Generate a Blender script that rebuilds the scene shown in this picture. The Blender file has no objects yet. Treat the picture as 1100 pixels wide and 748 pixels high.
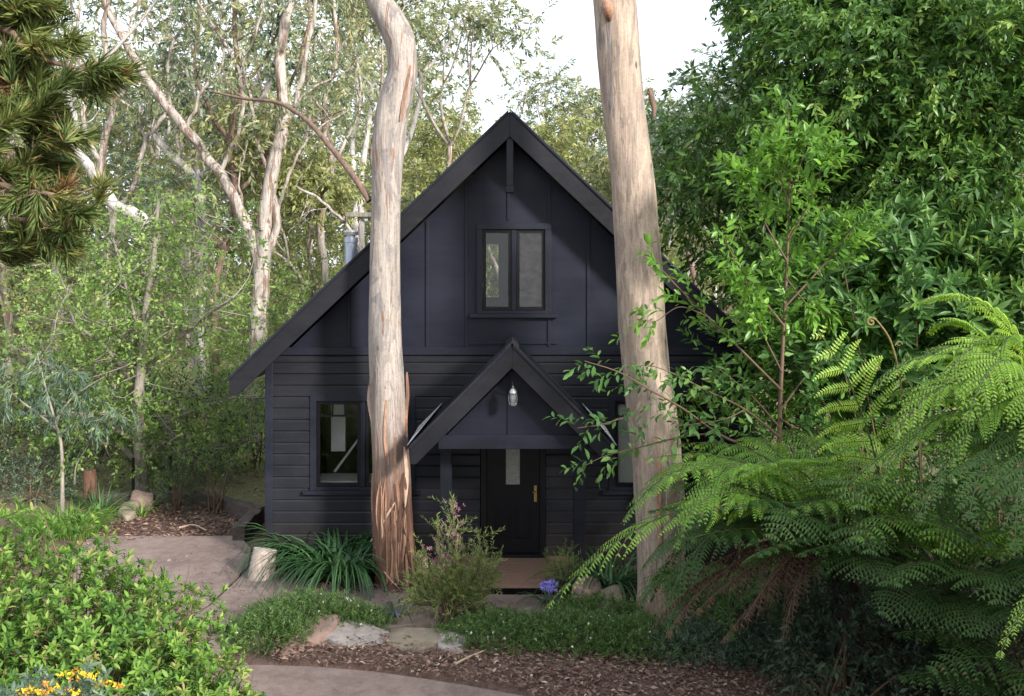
import bpy, math, random
import numpy as np
from mathutils import Vector, noise

C = bpy.context.scene.collection
SC = bpy.context.scene
PI = math.pi
F = 1030.0           # focal length in photo pixels (photo 1100 wide)
CAMZ = 4.3
HY = 292.0           # horizon row in the photo


def P(px, py, d):
    """a point of the photo at distance d in front of the camera"""
    return np.array([(px - 550) / F * d, d, CAMZ - (py - HY) / F * d])


def G(px, py, z=0.0):
    d = (CAMZ - z) * F / (py - HY)
    return np.array([(px - 550) / F * d, d, z])


def rng(seed):
    return np.random.default_rng(seed)


def nrm(a):
    return a / np.maximum(np.linalg.norm(a, axis=-1, keepdims=True), 1e-9)


# ------------------------------------------------------------------ objects
def np_mesh(name, V, polys, tint=None, smooth=False):
    me = bpy.data.meshes.new(name)
    V = np.asarray(V, dtype=np.float32)
    polys = [np.asarray(p, dtype=np.int32) for p in polys if len(p)]
    nl = sum(p.size for p in polys)
    nf = sum(len(p) for p in polys)
    me.vertices.add(len(V))
    me.vertices.foreach_set('co', V.ravel())
    me.loops.add(nl)
    me.loops.foreach_set('vertex_index', np.concatenate([p.ravel() for p in polys]))
    me.polygons.add(nf)
    tot = np.concatenate([np.full(len(p), p.shape[1], dtype=np.int32) for p in polys])
    start = np.concatenate([[0], np.cumsum(tot)[:-1]]).astype(np.int32)
    me.polygons.foreach_set('loop_start', start)
    me.polygons.foreach_set('loop_total', tot)
    if smooth:
        me.polygons.foreach_set('use_smooth', np.ones(nf, dtype=bool))
    me.update(calc_edges=True)
    if tint is not None:
        at = me.attributes.new('tint', 'FLOAT', 'POINT')
        at.data.foreach_set('value', np.asarray(tint, dtype=np.float32))
    return me


def link(name, me, mat, parent=None):
    o = bpy.data.objects.new(name, me)
    C.objects.link(o)
    if mat is not None:
        me.materials.append(mat)
    if parent is not None:
        o.parent = parent
        if parent.type == 'EMPTY':
            # parts are built in world coordinates: keep them there
            o.matrix_parent_inverse.translation = -Vector(parent.location)
        elif parent.parent is not None:
            o.matrix_parent_inverse.identity()
    return o


def tag(o, label, cat, group=None, kind=None):
    o['label'] = label
    if cat:
        o['category'] = cat
    if group:
        o['group'] = group
    if kind:
        o['kind'] = kind
    return o


def thing(name, label, cat, loc=(0, 0, 0), group=None):
    o = bpy.data.objects.new(name, None)
    o.empty_display_size = 0.2
    C.objects.link(o)
    o.location = [float(c) for c in loc]
    return tag(o, label, cat, group)


class MB:
    """collects verts/faces (n-gons) for one mesh"""
    def __init__(self):
        self.v, self.f = [], []

    def add(self, vs, fs):
        b = len(self.v)
        self.v += [tuple(map(float, q)) for q in vs]
        self.f += [tuple(i + b for i in q) for q in fs]
        return self

    def box(self, x0, x1, y0, y1, z0, z1):
        vs = [(x, y, z) for z in (z0, z1) for y in (y0, y1) for x in (x0, x1)]
        return self.add(vs, [(0, 2, 3, 1), (4, 5, 7, 6), (0, 1, 5, 4), (2, 6, 7, 3), (0, 4, 6, 2), (1, 3, 7, 5)])

    def prism(self, poly, y0, y1):
        """poly: (x,z) list, extruded along y"""
        n = len(poly)
        vs = [(x, y0, z) for x, z in poly] + [(x, y1, z) for x, z in poly]
        fs = [tuple(range(n)), tuple(range(2 * n - 1, n - 1, -1))]
        fs += [(i, i + n, (i + 1) % n + n, (i + 1) % n) for i in range(n)]
        return self.add(vs, fs)

    def lathe(self, prof, c, n=20):
        vs, fs = [], []
        for r, z in prof:
            for k in range(n):
                a = 2 * PI * k / n
                vs.append((c[0] + r * math.cos(a), c[1] + r * math.sin(a), c[2] + z))
        for i in range(len(prof) - 1):
            for k in range(n):
                fs.append((i * n + k, i * n + (k + 1) % n, (i + 1) * n + (k + 1) % n, (i + 1) * n + k))
        fs.append(tuple(range(n))[::-1])
        fs.append(tuple((len(prof) - 1) * n + k for k in range(n)))
        return self.add(vs, fs)

    def np(self, V, polys):
        b = len(self.v)
        self.v += [tuple(map(float, q)) for q in V]
        for p in polys:
            self.f += [tuple(int(i) + b for i in q) for q in p]
        return self

    def build(self, name, mat, parent=None, bevel=0.0, smooth=False, recalc=True):
        me = bpy.data.meshes.new(name)
        me.from_pydata(self.v, [], self.f)
        if recalc:
            import bmesh
            bm = bmesh.new()
            bm.from_mesh(me)
            bmesh.ops.recalc_face_normals(bm, faces=bm.faces)
            bm.to_mesh(me)
            bm.free()
        me.update()
        if smooth:
            me.polygons.foreach_set('use_smooth', np.ones(len(me.polygons), dtype=bool))
        o = link(name, me, mat, parent)
        if bevel:
            m = o.modifiers.new('bevel', 'BEVEL')
            m.width = bevel
            m.segments = 2
            m.limit_method = 'ANGLE'
        return o


# ------------------------------------------------------------------ curves, tubes
def resample(pts, n):
    pts = np.asarray(pts, float)
    if len(pts) == 2:
        t = np.linspace(0, 1, n)[:, None]
        return pts[0] * (1 - t) + pts[1] * t
    q = np.vstack([2 * pts[0] - pts[1], pts, 2 * pts[-1] - pts[-2]])
    m = len(pts) - 1
    out = []
    for u in np.linspace(0, m, n):
        i = min(int(u), m - 1)
        t = u - i
        p0, p1, p2, p3 = q[i], q[i + 1], q[i + 2], q[i + 3]
        out.append(0.5 * ((2 * p1) + (-p0 + p2) * t + (2 * p0 - 5 * p1 + 4 * p2 - p3) * t * t + (-p0 + 3 * p1 - 3 * p2 + p3) * t ** 3))
    return np.array(out)


def tube(pts, radii, n=8, cap=True):
    pts = np.asarray(pts, float)
    m = len(pts)
    radii = np.broadcast_to(np.asarray(radii, float), (m,))
    T = nrm(np.gradient(pts, axis=0))
    ref = np.array([0.31, 0.22, 0.93])
    if abs(np.dot(T[0], ref)) > 0.9:
        ref = np.array([1.0, 0.1, 0.0])
    U = np.zeros_like(pts)
    u = ref - T[0] * np.dot(ref, T[0])
    for i in range(m):
        u = u - T[i] * np.dot(u, T[i])
        u = u / max(np.linalg.norm(u), 1e-9)
        U[i] = u
    W = np.cross(T, U)
    a = np.arange(n) * 2 * PI / n
    V = pts[:, None, :] + radii[:, None, None] * (np.cos(a)[None, :, None] * U[:, None, :] + np.sin(a)[None, :, None] * W[:, None, :])
    V = V.reshape(-1, 3)
    i = np.arange(m - 1)[:, None] * n
    k = np.arange(n)[None, :]
    k2 = (k + 1) % n
    Q = np.stack([i + k, i + k2, i + n + k2, i + n + k], -1).reshape(-1, 4)
    polys = [Q]
    if cap:
        polys.append(np.array([[(m - 1) * n + j for j in range(n)]]))
    return V, polys


class Tubes:
    def __init__(self):
        self.V, self.Q, self.N = [], [], 0

    def add(self, pts, radii, n=8):
        V, p = tube(pts, radii, n, cap=False)
        self.V.append(V)
        self.Q.append(p[0] + self.N)
        self.N += len(V)

    def mesh(self, name):
        return np_mesh(name, np.vstack(self.V), [np.vstack(self.Q)], smooth=True)


# ------------------------------------------------------------------ leaves
# templates: x across (-1..1 of half width), y along (0..1), z out of the leaf (in lengths)
LEAF4 = (np.array([[0, 0, 0], [-1, .42, .05], [0, 1, -.06], [1, .42, .05]], float),
         np.array([[0, 1, 2], [0, 2, 3]]))
LEAF9 = (np.array([[0, 0, 0], [-.75, .25, .04], [0, .28, -.01], [.75, .25, .04], [-.95, .55, .03], [0, .58, -.03], [.95, .55, .03],
                   [-.55, .8, -.02], [0, .82, -.08], [.55, .8, -.02], [0, 1, -.16]], float),
         [np.array([[0, 2, 1], [0, 3, 2], [7, 8, 10], [8, 9, 10]]),
          np.array([[1, 2, 5, 4], [2, 3, 6, 5], [4, 5, 8, 7], [5, 6, 9, 8]])])
# long drooping strap (grass, agapanthus): bends over
def strap(nseg, bend):
    v, f = [], []
    for i in range(nseg + 1):
        t = i / nseg
        a = bend * t * t
        w = (1 - t ** 2.2) * .85 + .15 * (1 - t)
        y = math.sin(a) / max(bend, .01) if False else t * math.cos(a * .6)
        z = -t * math.sin(a * .6)
        v += [[-w, y, z], [0, y, z - .012], [w, y, z]]
        if i:
            b = 3 * (i - 1)
            f += [[b, b + 1, b + 4, b + 3], [b + 1, b + 2, b + 5, b + 4]]
    return np.array(v, float), np.array(f)


def leaves(O, D, Nn, L, W, tmpl=LEAF4, tint=None, r=None):
    """-> verts, polys, tint ; one template leaf per row"""
    O, D, Nn = np.asarray(O, float), nrm(np.asarray(D, float)), np.asarray(Nn, float)
    n = len(O)
    Nn = nrm(Nn - D * np.sum(D * Nn, -1, keepdims=True))
    S = np.cross(D, Nn)
    L = np.broadcast_to(L, (n,))
    W = np.broadcast_to(W, (n,)) * .5
    tv, tf = tmpl
    k = len(tv)
    V = (O[:, None, :] + (tv[None, :, 1] * L[:, None])[..., None] * D[:, None, :]
         + (tv[None, :, 0] * W[:, None])[..., None] * S[:, None, :]
         + (tv[None, :, 2] * L[:, None])[..., None] * Nn[:, None, :]).reshape(-1, 3)
    off = (np.arange(n) * k)[:, None, None]
    tfs = tf if isinstance(tf, list) else [tf]
    polys = [(t[None] + off).reshape(-1, t.shape[1]) for t in tfs]
    if tint is None:
        tint = np.random.default_rng(n).random(n)
    return V, polys, np.repeat(tint, k)


def leaf_obj(name, parts, mat, parent):
    V = np.vstack([p[0] for p in parts])
    n, by = 0, {}
    for p in parts:
        for q in p[1]:
            by.setdefault(q.shape[1], []).append(q + n)
        n += len(p[0])
    return link(name, np_mesh(name, V, [np.vstack(x) for x in by.values()], np.concatenate([p[2] for p in parts])), mat, parent)


def perp(D, r):
    q = r.normal(size=D.shape)
    return nrm(q - D * np.sum(D * q, -1, keepdims=True))


def sprays(O, D, n, twig, L, W, r, ang=55, droop=.3, sag=.25, upn=.8, tmpl=LEAF4, lj=.35, hang=0., base=.1, tint_spread=.25):
    """twigs with alternate leaves. O,D (m,3)"""
    O, D = np.asarray(O, float), nrm(np.asarray(D, float))
    m = len(O)
    j = np.arange(n)
    t = base + (1 - base) * (j + .5) / n
    tw = twig * (.6 + .8 * r.random(m))
    pos = O[:, None, :] + D[:, None, :] * (tw[:, None] * t[None, :])[..., None]
    pos[..., 2] -= (sag * tw[:, None] * t[None, :] ** 2)
    U = perp(D, r)
    Wv = np.cross(D, U)
    phi = j[None, :] * 2.4 + r.random((m, 1)) * 6.28 + r.normal(size=(m, n)) * .4
    side = np.cos(phi)[..., None] * U[:, None, :] + np.sin(phi)[..., None] * Wv[:, None, :]
    a = np.radians(ang) * (1 - .35 * t[None, :]) * (1 + .2 * r.normal(size=(m, n)))
    ld = D[:, None, :] * np.cos(a)[..., None] + side * np.sin(a)[..., None]
    ld = ld + np.array([0, 0, -1.]) * (droop + hang)
    ld = nrm(ld + .15 * r.normal(size=ld.shape)).reshape(-1, 3)
    nn = np.array([0, 0, upn]) + (1.05 - upn) * r.normal(size=(m * n, 3)) + .15 * r.normal(size=(m * n, 3))
    LL = L * (1 - lj + 2 * lj * r.random(m * n))
    WW = W * LL / L
    tint = np.clip(np.repeat(.5 + tint_spread * r.normal(size=m), n) + .15 * r.normal(size=m * n), 0, 1)
    return leaves(pos.reshape(-1, 3), ld, nn, LL, WW, tmpl, tint)


def rosettes(O, D, n, L, W, r, spread=60, tmpl=LEAF9, upn=.5, tint_spread=.22, lj=.3):
    O, D = np.asarray(O, float), nrm(np.asarray(D, float))
    m = len(O)
    U = perp(D, r)
    Wv = np.cross(D, U)
    j = np.arange(n)
    phi = j[None, :] * 2.4 + r.random((m, 1)) * 6.28
    a = np.radians(spread) * (.35 + .9 * (1 - j / n))[None, :] * (1 + .15 * r.normal(size=(m, n)))
    side = np.cos(phi)[..., None] * U[:, None, :] + np.sin(phi)[..., None] * Wv[:, None, :]
    ld = D[:, None, :] * np.cos(a)[..., None] + side * np.sin(a)[..., None]
    nn = D[:, None, :] * np.sin(a)[..., None] - side * np.cos(a)[..., None]
    pos = O[:, None, :] - D[:, None, :] * (L * .5 * (1 - j / n))[None, :, None]
    ld = (ld + .08 * r.normal(size=ld.shape)).reshape(-1, 3)
    nn = nn.reshape(-1, 3) + .2 * r.normal(size=(m * n, 3))
    LL = L * (1 - lj + 2 * lj * r.random(m * n))
    tint = np.clip(np.repeat(.5 + tint_spread * r.normal(size=m), n) + .14 * r.normal(size=m * n) + np.tile((j / n - .5) * .35, m), 0, 1)
    return leaves(pos.reshape(-1, 3), ld, nn, LL, W * LL / L, tmpl, tint)


# ------------------------------------------------------------------ materials
def new_mat(name):
    m = bpy.data.materials.new(name)
    m.use_nodes = True
    nt = m.node_tree
    nt.nodes.clear()
    out = nt.nodes.new('ShaderNodeOutputMaterial')
    return m, nt, out


def N(nt, typ, **kw):
    n = nt.nodes.new(typ)
    for k, v in kw.items():
        if k in n.inputs:
            n.inputs[k].default_value = v
        else:
            setattr(n, k, v)
    return n


def ramp(nt, stops, fac=None, interp='LINEAR'):
    n = nt.nodes.new('ShaderNodeValToRGB')
    cr = n.color_ramp
    cr.interpolation = interp
    while len(cr.elements) > 1:
        cr.elements.remove(cr.elements[-1])
    cr.elements[0].position = stops[0][0]
    c = stops[0][1]
    cr.elements[0].color = (c[0], c[1], c[2], 1) if not isinstance(c, float) else (c, c, c, 1)
    for p, c in stops[1:]:
        e = cr.elements.new(p)
        e.color = (c[0], c[1], c[2], 1) if not isinstance(c, float) else (c, c, c, 1)
    if fac is not None:
        nt.links.new(fac, n.inputs['Fac'])
    return n


def coords(nt, scale=(1, 1, 1)):
    tc = nt.nodes.new('ShaderNodeTexCoord')
    mp = nt.nodes.new('ShaderNodeMapping')
    mp.inputs['Scale'].default_value = scale
    nt.links.new(tc.outputs['Object'], mp.inputs['Vector'])
    return mp.outputs['Vector']


def noise_n(nt, vec, scale, detail=5, rough=.6, dist=0.):
    n = nt.nodes.new('ShaderNodeTexNoise')
    n.inputs['Scale'].default_value = scale
    n.inputs['Detail'].default_value = detail
    n.inputs['Roughness'].default_value = rough
    n.inputs['Distortion'].default_value = dist
    nt.links.new(vec, n.inputs['Vector'])
    return n.outputs['Fac']


def mixc(nt, a, b, fac):
    n = nt.nodes.new('ShaderNodeMix')
    n.data_type = 'RGBA'
    for i, v in ((6, a), (7, b)):
        if hasattr(v, 'is_linked'):
            nt.links.new(v, n.inputs[i])
        else:
            n.inputs[i].default_value = (*v, 1)
    if hasattr(fac, 'is_linked'):
        nt.links.new(fac, n.inputs[0])
    else:
        n.inputs[0].default_value = fac
    return n.outputs[2]


def bump(nt, h, strength, dist, bsdf):
    b = nt.nodes.new('ShaderNodeBump')
    b.inputs['Strength'].default_value = strength
    b.inputs['Distance'].default_value = dist
    nt.links.new(h, b.inputs['Height'])
    nt.links.new(b.outputs['Normal'], bsdf.inputs['Normal'])


def leaf_mat(name, stops, rough=.45, transl=.3, tcol=None, spec=.4):
    m, nt, out = new_mat(name)
    at = N(nt, 'ShaderNodeAttribute', attribute_name='tint')
    rp = ramp(nt, stops, at.outputs['Fac'])
    bs = N(nt, 'ShaderNodeBsdfPrincipled', Roughness=rough)
    bs.inputs['Specular IOR Level'].default_value = spec
    nt.links.new(rp.outputs[0], bs.inputs['Base Color'])
    tr = N(nt, 'ShaderNodeBsdfTranslucent')
    hs = N(nt, 'ShaderNodeHueSaturation')
    hs.inputs['Saturation'].default_value = 1.0
    hs.inputs['Hue'].default_value = .485
    hs.inputs['Value'].default_value = 1.5
    nt.links.new(rp.outputs[0], hs.inputs['Color'])
    nt.links.new(hs.outputs[0], tr.inputs['Color'])
    mx = N(nt, 'ShaderNodeMixShader')
    mx.inputs[0].default_value = transl
    nt.links.new(bs.outputs[0], mx.inputs[1])
    nt.links.new(tr.outputs[0], mx.inputs[2])
    nt.links.new(mx.outputs[0], out.inputs[0])
    return m


def plain(name, col, rough=.6, metal=0., spec=.5, nscale=0., namt=.3, bumps=0., stretch=(1, 1, 1)):
    m, nt, out = new_mat(name)
    bs = N(nt, 'ShaderNodeBsdfPrincipled', Roughness=rough, Metallic=metal)
    bs.inputs['Specular IOR Level'].default_value = spec
    if nscale:
        v = coords(nt, stretch)
        f = noise_n(nt, v, nscale, 6, .65)
        lo = tuple(c * (1 - namt) for c in col)
        hi = tuple(c * (1 + namt) for c in col)
        rp = ramp(nt, [(.3, lo), (.7, hi)], f)
        nt.links.new(rp.outputs[0], bs.inputs['Base Color'])
        if bumps:
            bump(nt, f, bumps, .01, bs)
    else:
        bs.inputs['Base Color'].default_value = (*col, 1)
    nt.links.new(bs.outputs[0], out.inputs[0])
    return m


def paint_mat(name, col, rough, stretch, scale=14, namt=.3, dirt=None):
    """black house paint: grain, uneven gloss, faint dusty weathering"""
    m, nt, out = new_mat(name)
    v = coords(nt, stretch)
    f = noise_n(nt, v, scale, 6, .7)
    v2 = coords(nt)
    g = noise_n(nt, v2, 1.3, 5, .65, .4)
    rp = ramp(nt, [(.25, tuple(c * (1 - namt) for c in col)), (.75, tuple(c * (1 + namt) for c in col))], f)
    st = noise_n(nt, coords(nt, (.7, 1, 5.9)), 1.1, 4, .7, .2)
    gg = N(nt, 'ShaderNodeMath', operation='MULTIPLY_ADD')
    nt.links.new(st, gg.inputs[0])
    gg.inputs[1].default_value = .6
    gm = N(nt, 'ShaderNodeMath', operation='MULTIPLY')
    nt.links.new(g, gm.inputs[0])
    gm.inputs[1].default_value = .5
    nt.links.new(gm.outputs[0], gg.inputs[2])
    d = ramp(nt, [(.42, 0.), (.78, .38)], gg.outputs[0])
    sz = N(nt, 'ShaderNodeSeparateXYZ')
    nt.links.new(v2, sz.inputs[0])
    mz = N(nt, 'ShaderNodeMapRange')
    mz.inputs['From Min'].default_value = .75
    mz.inputs['From Max'].default_value = .05
    nt.links.new(sz.outputs['Z'], mz.inputs['Value'])
    mzz = N(nt, 'ShaderNodeMath', operation='MULTIPLY')
    nt.links.new(mz.outputs[0], mzz.inputs[0])
    nt.links.new(noise_n(nt, v2, 7, 5, .7), mzz.inputs[1])
    c = mixc(nt, rp.outputs[0], dirt or tuple(q * 2.6 + .006 for q in col), d.outputs[0])
    bs = N(nt, 'ShaderNodeBsdfPrincipled')
    bs.inputs['Specular IOR Level'].default_value = .22
    c = mixc(nt, c, (.045, .032, .026), mzz.outputs[0])
    rr = ramp(nt, [(.3, rough - .08), (.7, rough + .12)], g)
    nt.links.new(c, bs.inputs['Base Color'])
    nt.links.new(rr.outputs[0], bs.inputs['Roughness'])
    bump(nt, f, .25, .004, bs)
    nt.links.new(bs.outputs[0], out.inputs[0])
    return m


M = {}
M['board'] = paint_mat('black_board_paint', (.0092, .0098, .0132), .45, (1.2, 1, 22), 9, .35)
M['panel'] = paint_mat('black_panel_paint', (.0066, .0080, .0155), .45, (14, 1, 14), 16, .4)
M['trim'] = paint_mat('black_trim_paint', (.0085, .0098, .0165), .45, (6, 6, 6), 6, .3)
M['barge'] = paint_mat('black_barge_paint', (.0085, .0088, .0115), .42, (4, 4, 4), 7, .35)
M['dark'] = plain('dark_door_paint', (.006, .006, .0075), .45, spec=.2, nscale=12, namt=.3)
M['roof'] = plain('dark_roof_steel', (.03, .03, .037), .38, .3, nscale=3, namt=.3)
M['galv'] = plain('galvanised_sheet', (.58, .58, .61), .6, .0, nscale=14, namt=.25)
M['lamp_glass'] = plain('dusty_lamp_glass', (.15, .15, .155), .2, .0, nscale=14, namt=.3)
M['brass'] = plain('aged_brass', (.42, .27, .09), .35, .9, nscale=30, namt=.3)
M['steel'] = plain('brushed_steel', (.36, .36, .37), .35, .85, nscale=20, namt=.2)
M['flue'] = plain('flue_steel', (.33, .37, .45), .33, .7, nscale=8, namt=.3, stretch=(6, 6, 1))
M['iron'] = plain('black_iron', (.012, .012, .013), .4, .6)
M['plaster'] = plain('brown_lining', (.15, .10, .095), .8, nscale=6, namt=.3)
M['white'] = plain('white_paint', (.72, .70, .70), .6, nscale=4, namt=.1)
M['blind'] = plain('woven_blind', (.10, .072, .066), .8, nscale=7, namt=.75, stretch=(1, 1, 1.5))
M['lace'] = plain('pale_curtain', (.55, .55, .53), .8, nscale=30, namt=.3, stretch=(8, 1, 1))


def glass_mat():
    m, nt, out = new_mat('window_glass')
    fr = N(nt, 'ShaderNodeFresnel')
    fr.inputs['IOR'].default_value = 1.45
    tr = N(nt, 'ShaderNodeBsdfTransparent')
    tr.inputs['Color'].default_value = (.95, .96, .95, 1)
    gl = N(nt, 'ShaderNodeBsdfGlossy')
    gl.inputs['Roughness'].default_value = .02
    mx = N(nt, 'ShaderNodeMixShader')
    nt.links.new(fr.outputs[0], mx.inputs[0])
    nt.links.new(tr.outputs[0], mx.inputs[1])
    nt.links.new(gl.outputs[0], mx.inputs[2])
    nt.links.new(mx.outputs[0], out.inputs[0])
    return m


M['glass'] = glass_mat()


def frosted():
    m, nt, out = new_mat('patterned_glass')
    v = coords(nt)
    f = noise_n(nt, v, 60, 3, .6)
    bs = N(nt, 'ShaderNodeBsdfPrincipled', Roughness=.35)
    rp = ramp(nt, [(.3, (.20, .20, .17)), (.7, (.36, .36, .32))], f)
    nt.links.new(rp.outputs[0], bs.inputs['Base Color'])
    bump(nt, f, .5, .01, bs)
    nt.links.new(bs.outputs[0], out.inputs[0])
    return m


M['frost'] = frosted()


def deck_mat():
    m, nt, out = new_mat('deck_timber')
    v = coords(nt, (1.5, 26, 1))
    f = noise_n(nt, v, 6, 6, .65)
    rp = ramp(nt, [(.25, (.15, .085, .06)), (.55, (.28, .17, .125)), (.8, (.38, .26, .20))], f)
    bs = N(nt, 'ShaderNodeBsdfPrincipled', Roughness=.5)
    nt.links.new(rp.outputs[0], bs.inputs['Base Color'])
    bump(nt, f, .2, .005, bs)
    nt.links.new(bs.outputs[0], out.inputs[0])
    return m


M['deck'] = deck_mat()


def concrete_mat():
    m, nt, out = new_mat('worn_path_concrete')
    v = coords(nt)
    big = noise_n(nt, v, .9, 6, .65, .3)
    fine = noise_n(nt, v, 55, 4, .7)
    mid = noise_n(nt, v, 6, 6, .7, .5)
    a = ramp(nt, [(.3, (.105, .066, .055)), (.48, (.182, .119, .101)), (.7, (.265, .188, .163))], big)
    b = ramp(nt, [(.38, (.045, .03, .025)), (.58, (.235, .18, .16))], mid)
    c = mixc(nt, a.outputs[0], b.outputs[0], .35)
    d = ramp(nt, [(.35, (.10, .08, .07)), (.65, (.34, .29, .27))], fine)
    c = mixc(nt, c, d.outputs[0], .22)
    bs = N(nt, 'ShaderNodeBsdfPrincipled', Roughness=.85)
    nt.links.new(c, bs.inputs['Base Color'])
    bump(nt, fine, .35, .006, bs)
    nt.links.new(bs.outputs[0], out.inputs[0])
    return m


M['concrete'] = concrete_mat()


def soil_mat():
    m, nt, out = new_mat('garden_soil')
    v = coords(nt)
    big = noise_n(nt, v, .45, 6, .65, .3)
    fine = noise_n(nt, v, 22, 6, .75)
    vo = N(nt, 'ShaderNodeTexVoronoi')
    vo.inputs['Scale'].default_value = 18
    nt.links.new(v, vo.inputs['Vector'])
    a = ramp(nt, [(.25, (.045, .025, .018)), (.5, (.10, .058, .043)), (.75, (.20, .125, .10))], fine)
    b = ramp(nt, [(0., (.06, .034, .024)), (1., (.20, .13, .105))], vo.outputs['Color'])
    c = mixc(nt, a.outputs[0], b.outputs[0], .4)
    # patches of dry grass, mostly further back
    g = ramp(nt, [(.5, 0.), (.62, .8)], big)
    gr = ramp(nt, [(.3, (.07, .085, .03)), (.7, (.22, .21, .09))], fine)
    sx = N(nt, 'ShaderNodeSeparateXYZ')
    nt.links.new(v, sx.inputs[0])
    far = ramp(nt, [(.0, 0.), (1., 1.)])
    mr = N(nt, 'ShaderNodeMapRange')
    mr.inputs['From Min'].default_value = 16.5
    mr.inputs['From Max'].default_value = 18.5
    nt.links.new(sx.outputs['Y'], mr.inputs['Value'])
    mul = N(nt, 'ShaderNodeMath', operation='MULTIPLY')
    nt.links.new(mr.outputs[0], mul.inputs[0])
    mul.inputs[1].default_value = .85
    c2 = mixc(nt, c, gr.outputs[0], mul.outputs[0])
    bs = N(nt, 'ShaderNodeBsdfPrincipled', Roughness=.95)
    nt.links.new(c2, bs.inputs['Base Color'])
    bump(nt, fine, .8, .03, bs)
    nt.links.new(bs.outputs[0], out.inputs[0])
    return m


M['soil'] = soil_mat()


def litter_mat():
    m, nt, out = new_mat('leaf_litter')
    at = N(nt, 'ShaderNodeAttribute', attribute_name='tint')
    rp = ramp(nt, [(0., (.06, .03, .02)), (.3, (.14, .075, .055)), (.6, (.21, .133, .10)), (.85, (.35, .25, .19)), (1., (.50, .39, .33))], at.outputs['Fac'])
    bs = N(nt, 'ShaderNodeBsdfPrincipled', Roughness=.8)
    nt.links.new(rp.outputs[0], bs.inputs['Base Color'])
    nt.links.new(bs.outputs[0], out.inputs[0])
    return m


M['litter'] = litter_mat()


def gum_bark(name, pale, mid, rust, fibre, fibre_top, fibre_soft, rust_amt, scale=1.):
    """smooth shedding bark with rust streaks above rough fibrous bark at the foot"""
    m, nt, out = new_mat(name)
    v = coords(nt, (5 * scale, 5 * scale, .55 * scale))
    v2 = coords(nt, (2.2 * scale, 2.2 * scale, .5 * scale))
    vf = coords(nt, (26, 26, 1.6))
    vs = coords(nt, (1, 1, 1))
    a = noise_n(nt, v2, 1.5, 5, .6, .6)
    base = ramp(nt, [(.28, mid), (.42, tuple(c * .85 for c in pale)), (.52, pale), (.62, tuple(c * 1.1 for c in pale)), (.75, tuple(c * .75 for c in mid))], a)
    pt = noise_n(nt, coords(nt, (4 * scale, 4 * scale, 1.1 * scale)), 1.3, 4, .55, .8)
    pf = ramp(nt, [(.515, 0.), (.535, .55), (.6, .6)], pt)
    b2 = mixc(nt, base.outputs[0], (mid[0] * .85, mid[1] * .85, mid[2] * .88), pf.outputs[0])
    s = noise_n(nt, v, 1.6, 6, .65, 1.0)
    sf = ramp(nt, [(rust_amt - .01, 0.), (rust_amt + .015, .8), (rust_amt + .1, 1.)], s)
    fine = noise_n(nt, vf, 1.3, 6, .7)
    rc = ramp(nt, [(.3, tuple(c * .55 for c in rust)), (.6, rust), (.8, tuple(min(1, c * 1.5) for c in rust))], fine)
    # crisp plates of freshly shed paler bark
    pl2 = noise_n(nt, coords(nt, (3.1 * scale, 3.1 * scale, .75 * scale)), 1.9, 5, .6, 1.2)
    pf2 = ramp(nt, [(.53, 0.), (.545, .65), (.7, .75)], pl2)
    b2 = mixc(nt, b2, tuple(min(1, c * 1.22) for c in pale), pf2.outputs[0])
    sp2 = noise_n(nt, vs, 30, 4, .75)
    sf2 = ramp(nt, [(.3, .78), (.5, 1.), (.7, 1.08)], sp2)
    c = mixc(nt, b2, rc.outputs[0], sf.outputs[0])
    m0 = N(nt, 'ShaderNodeMix', data_type='RGBA', blend_type='MULTIPLY')
    m0.inputs[0].default_value = 1.
    nt.links.new(c, m0.inputs[6])
    nt.links.new(sf2.outputs[0], m0.inputs[7])
    c = m0.outputs[2]
    # little dark knots and scars
    vo = N(nt, 'ShaderNodeTexVoronoi')
    vo.inputs['Scale'].default_value = 3.2
    nt.links.new(coords(nt, (1, 1, .55)), vo.inputs['Vector'])
    kn = ramp(nt, [(.05, .9 if fibre_top > 0 else 0.), (.11, 0.)], vo.outputs['Distance'])
    c = mixc(nt, c, tuple(x * .35 for x in rust), kn.outputs[0])
    # fine vertical grain
    gr = ramp(nt, [(.3, .66), (.5, .97), (.68, 1.12)], fine)
    mul = N(nt, 'ShaderNodeMix', data_type='RGBA', blend_type='MULTIPLY')
    mul.inputs[0].default_value = 1.
    nt.links.new(c, mul.inputs[6])
    nt.links.new(gr.outputs[0], mul.inputs[7])
    c = mul.outputs[2]
    # fibrous foot
    sx = N(nt, 'ShaderNodeSeparateXYZ')
    nt.links.new(vs, sx.inputs[0])
    wob = noise_n(nt, v, 1.2, 5, .7)
    ad = N(nt, 'ShaderNodeMath', operation='MULTIPLY_ADD')
    nt.links.new(wob, ad.inputs[0])
    ad.inputs[1].default_value = 2.4
    nt.links.new(sx.outputs['Z'], ad.inputs[2])
    mr = N(nt, 'ShaderNodeMapRange')
    mr.inputs['From Min'].default_value = fibre_top + 1.2 + fibre_soft
    mr.inputs['From Max'].default_value = fibre_top + 1.2 - fibre_soft
    nt.links.new(ad.outputs[0], mr.inputs['Value'])
    fc = ramp(nt, [(.25, tuple(c_ * .25 for c_ in fibre)), (.5, fibre), (.72, tuple(min(1, c_ * 2.1) for c_ in fibre))], fine)
    c = mixc(nt, c, fc.outputs[0], mr.outputs[0])
    bs = N(nt, 'ShaderNodeBsdfPrincipled', Roughness=.75)
    bs.inputs['Specular IOR Level'].default_value = .25
    nt.links.new(c, bs.inputs['Base Color'])
    bump(nt, fine, .6, .025, bs)
    nt.links.new(bs.outputs[0], out.inputs[0])
    return m


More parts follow.
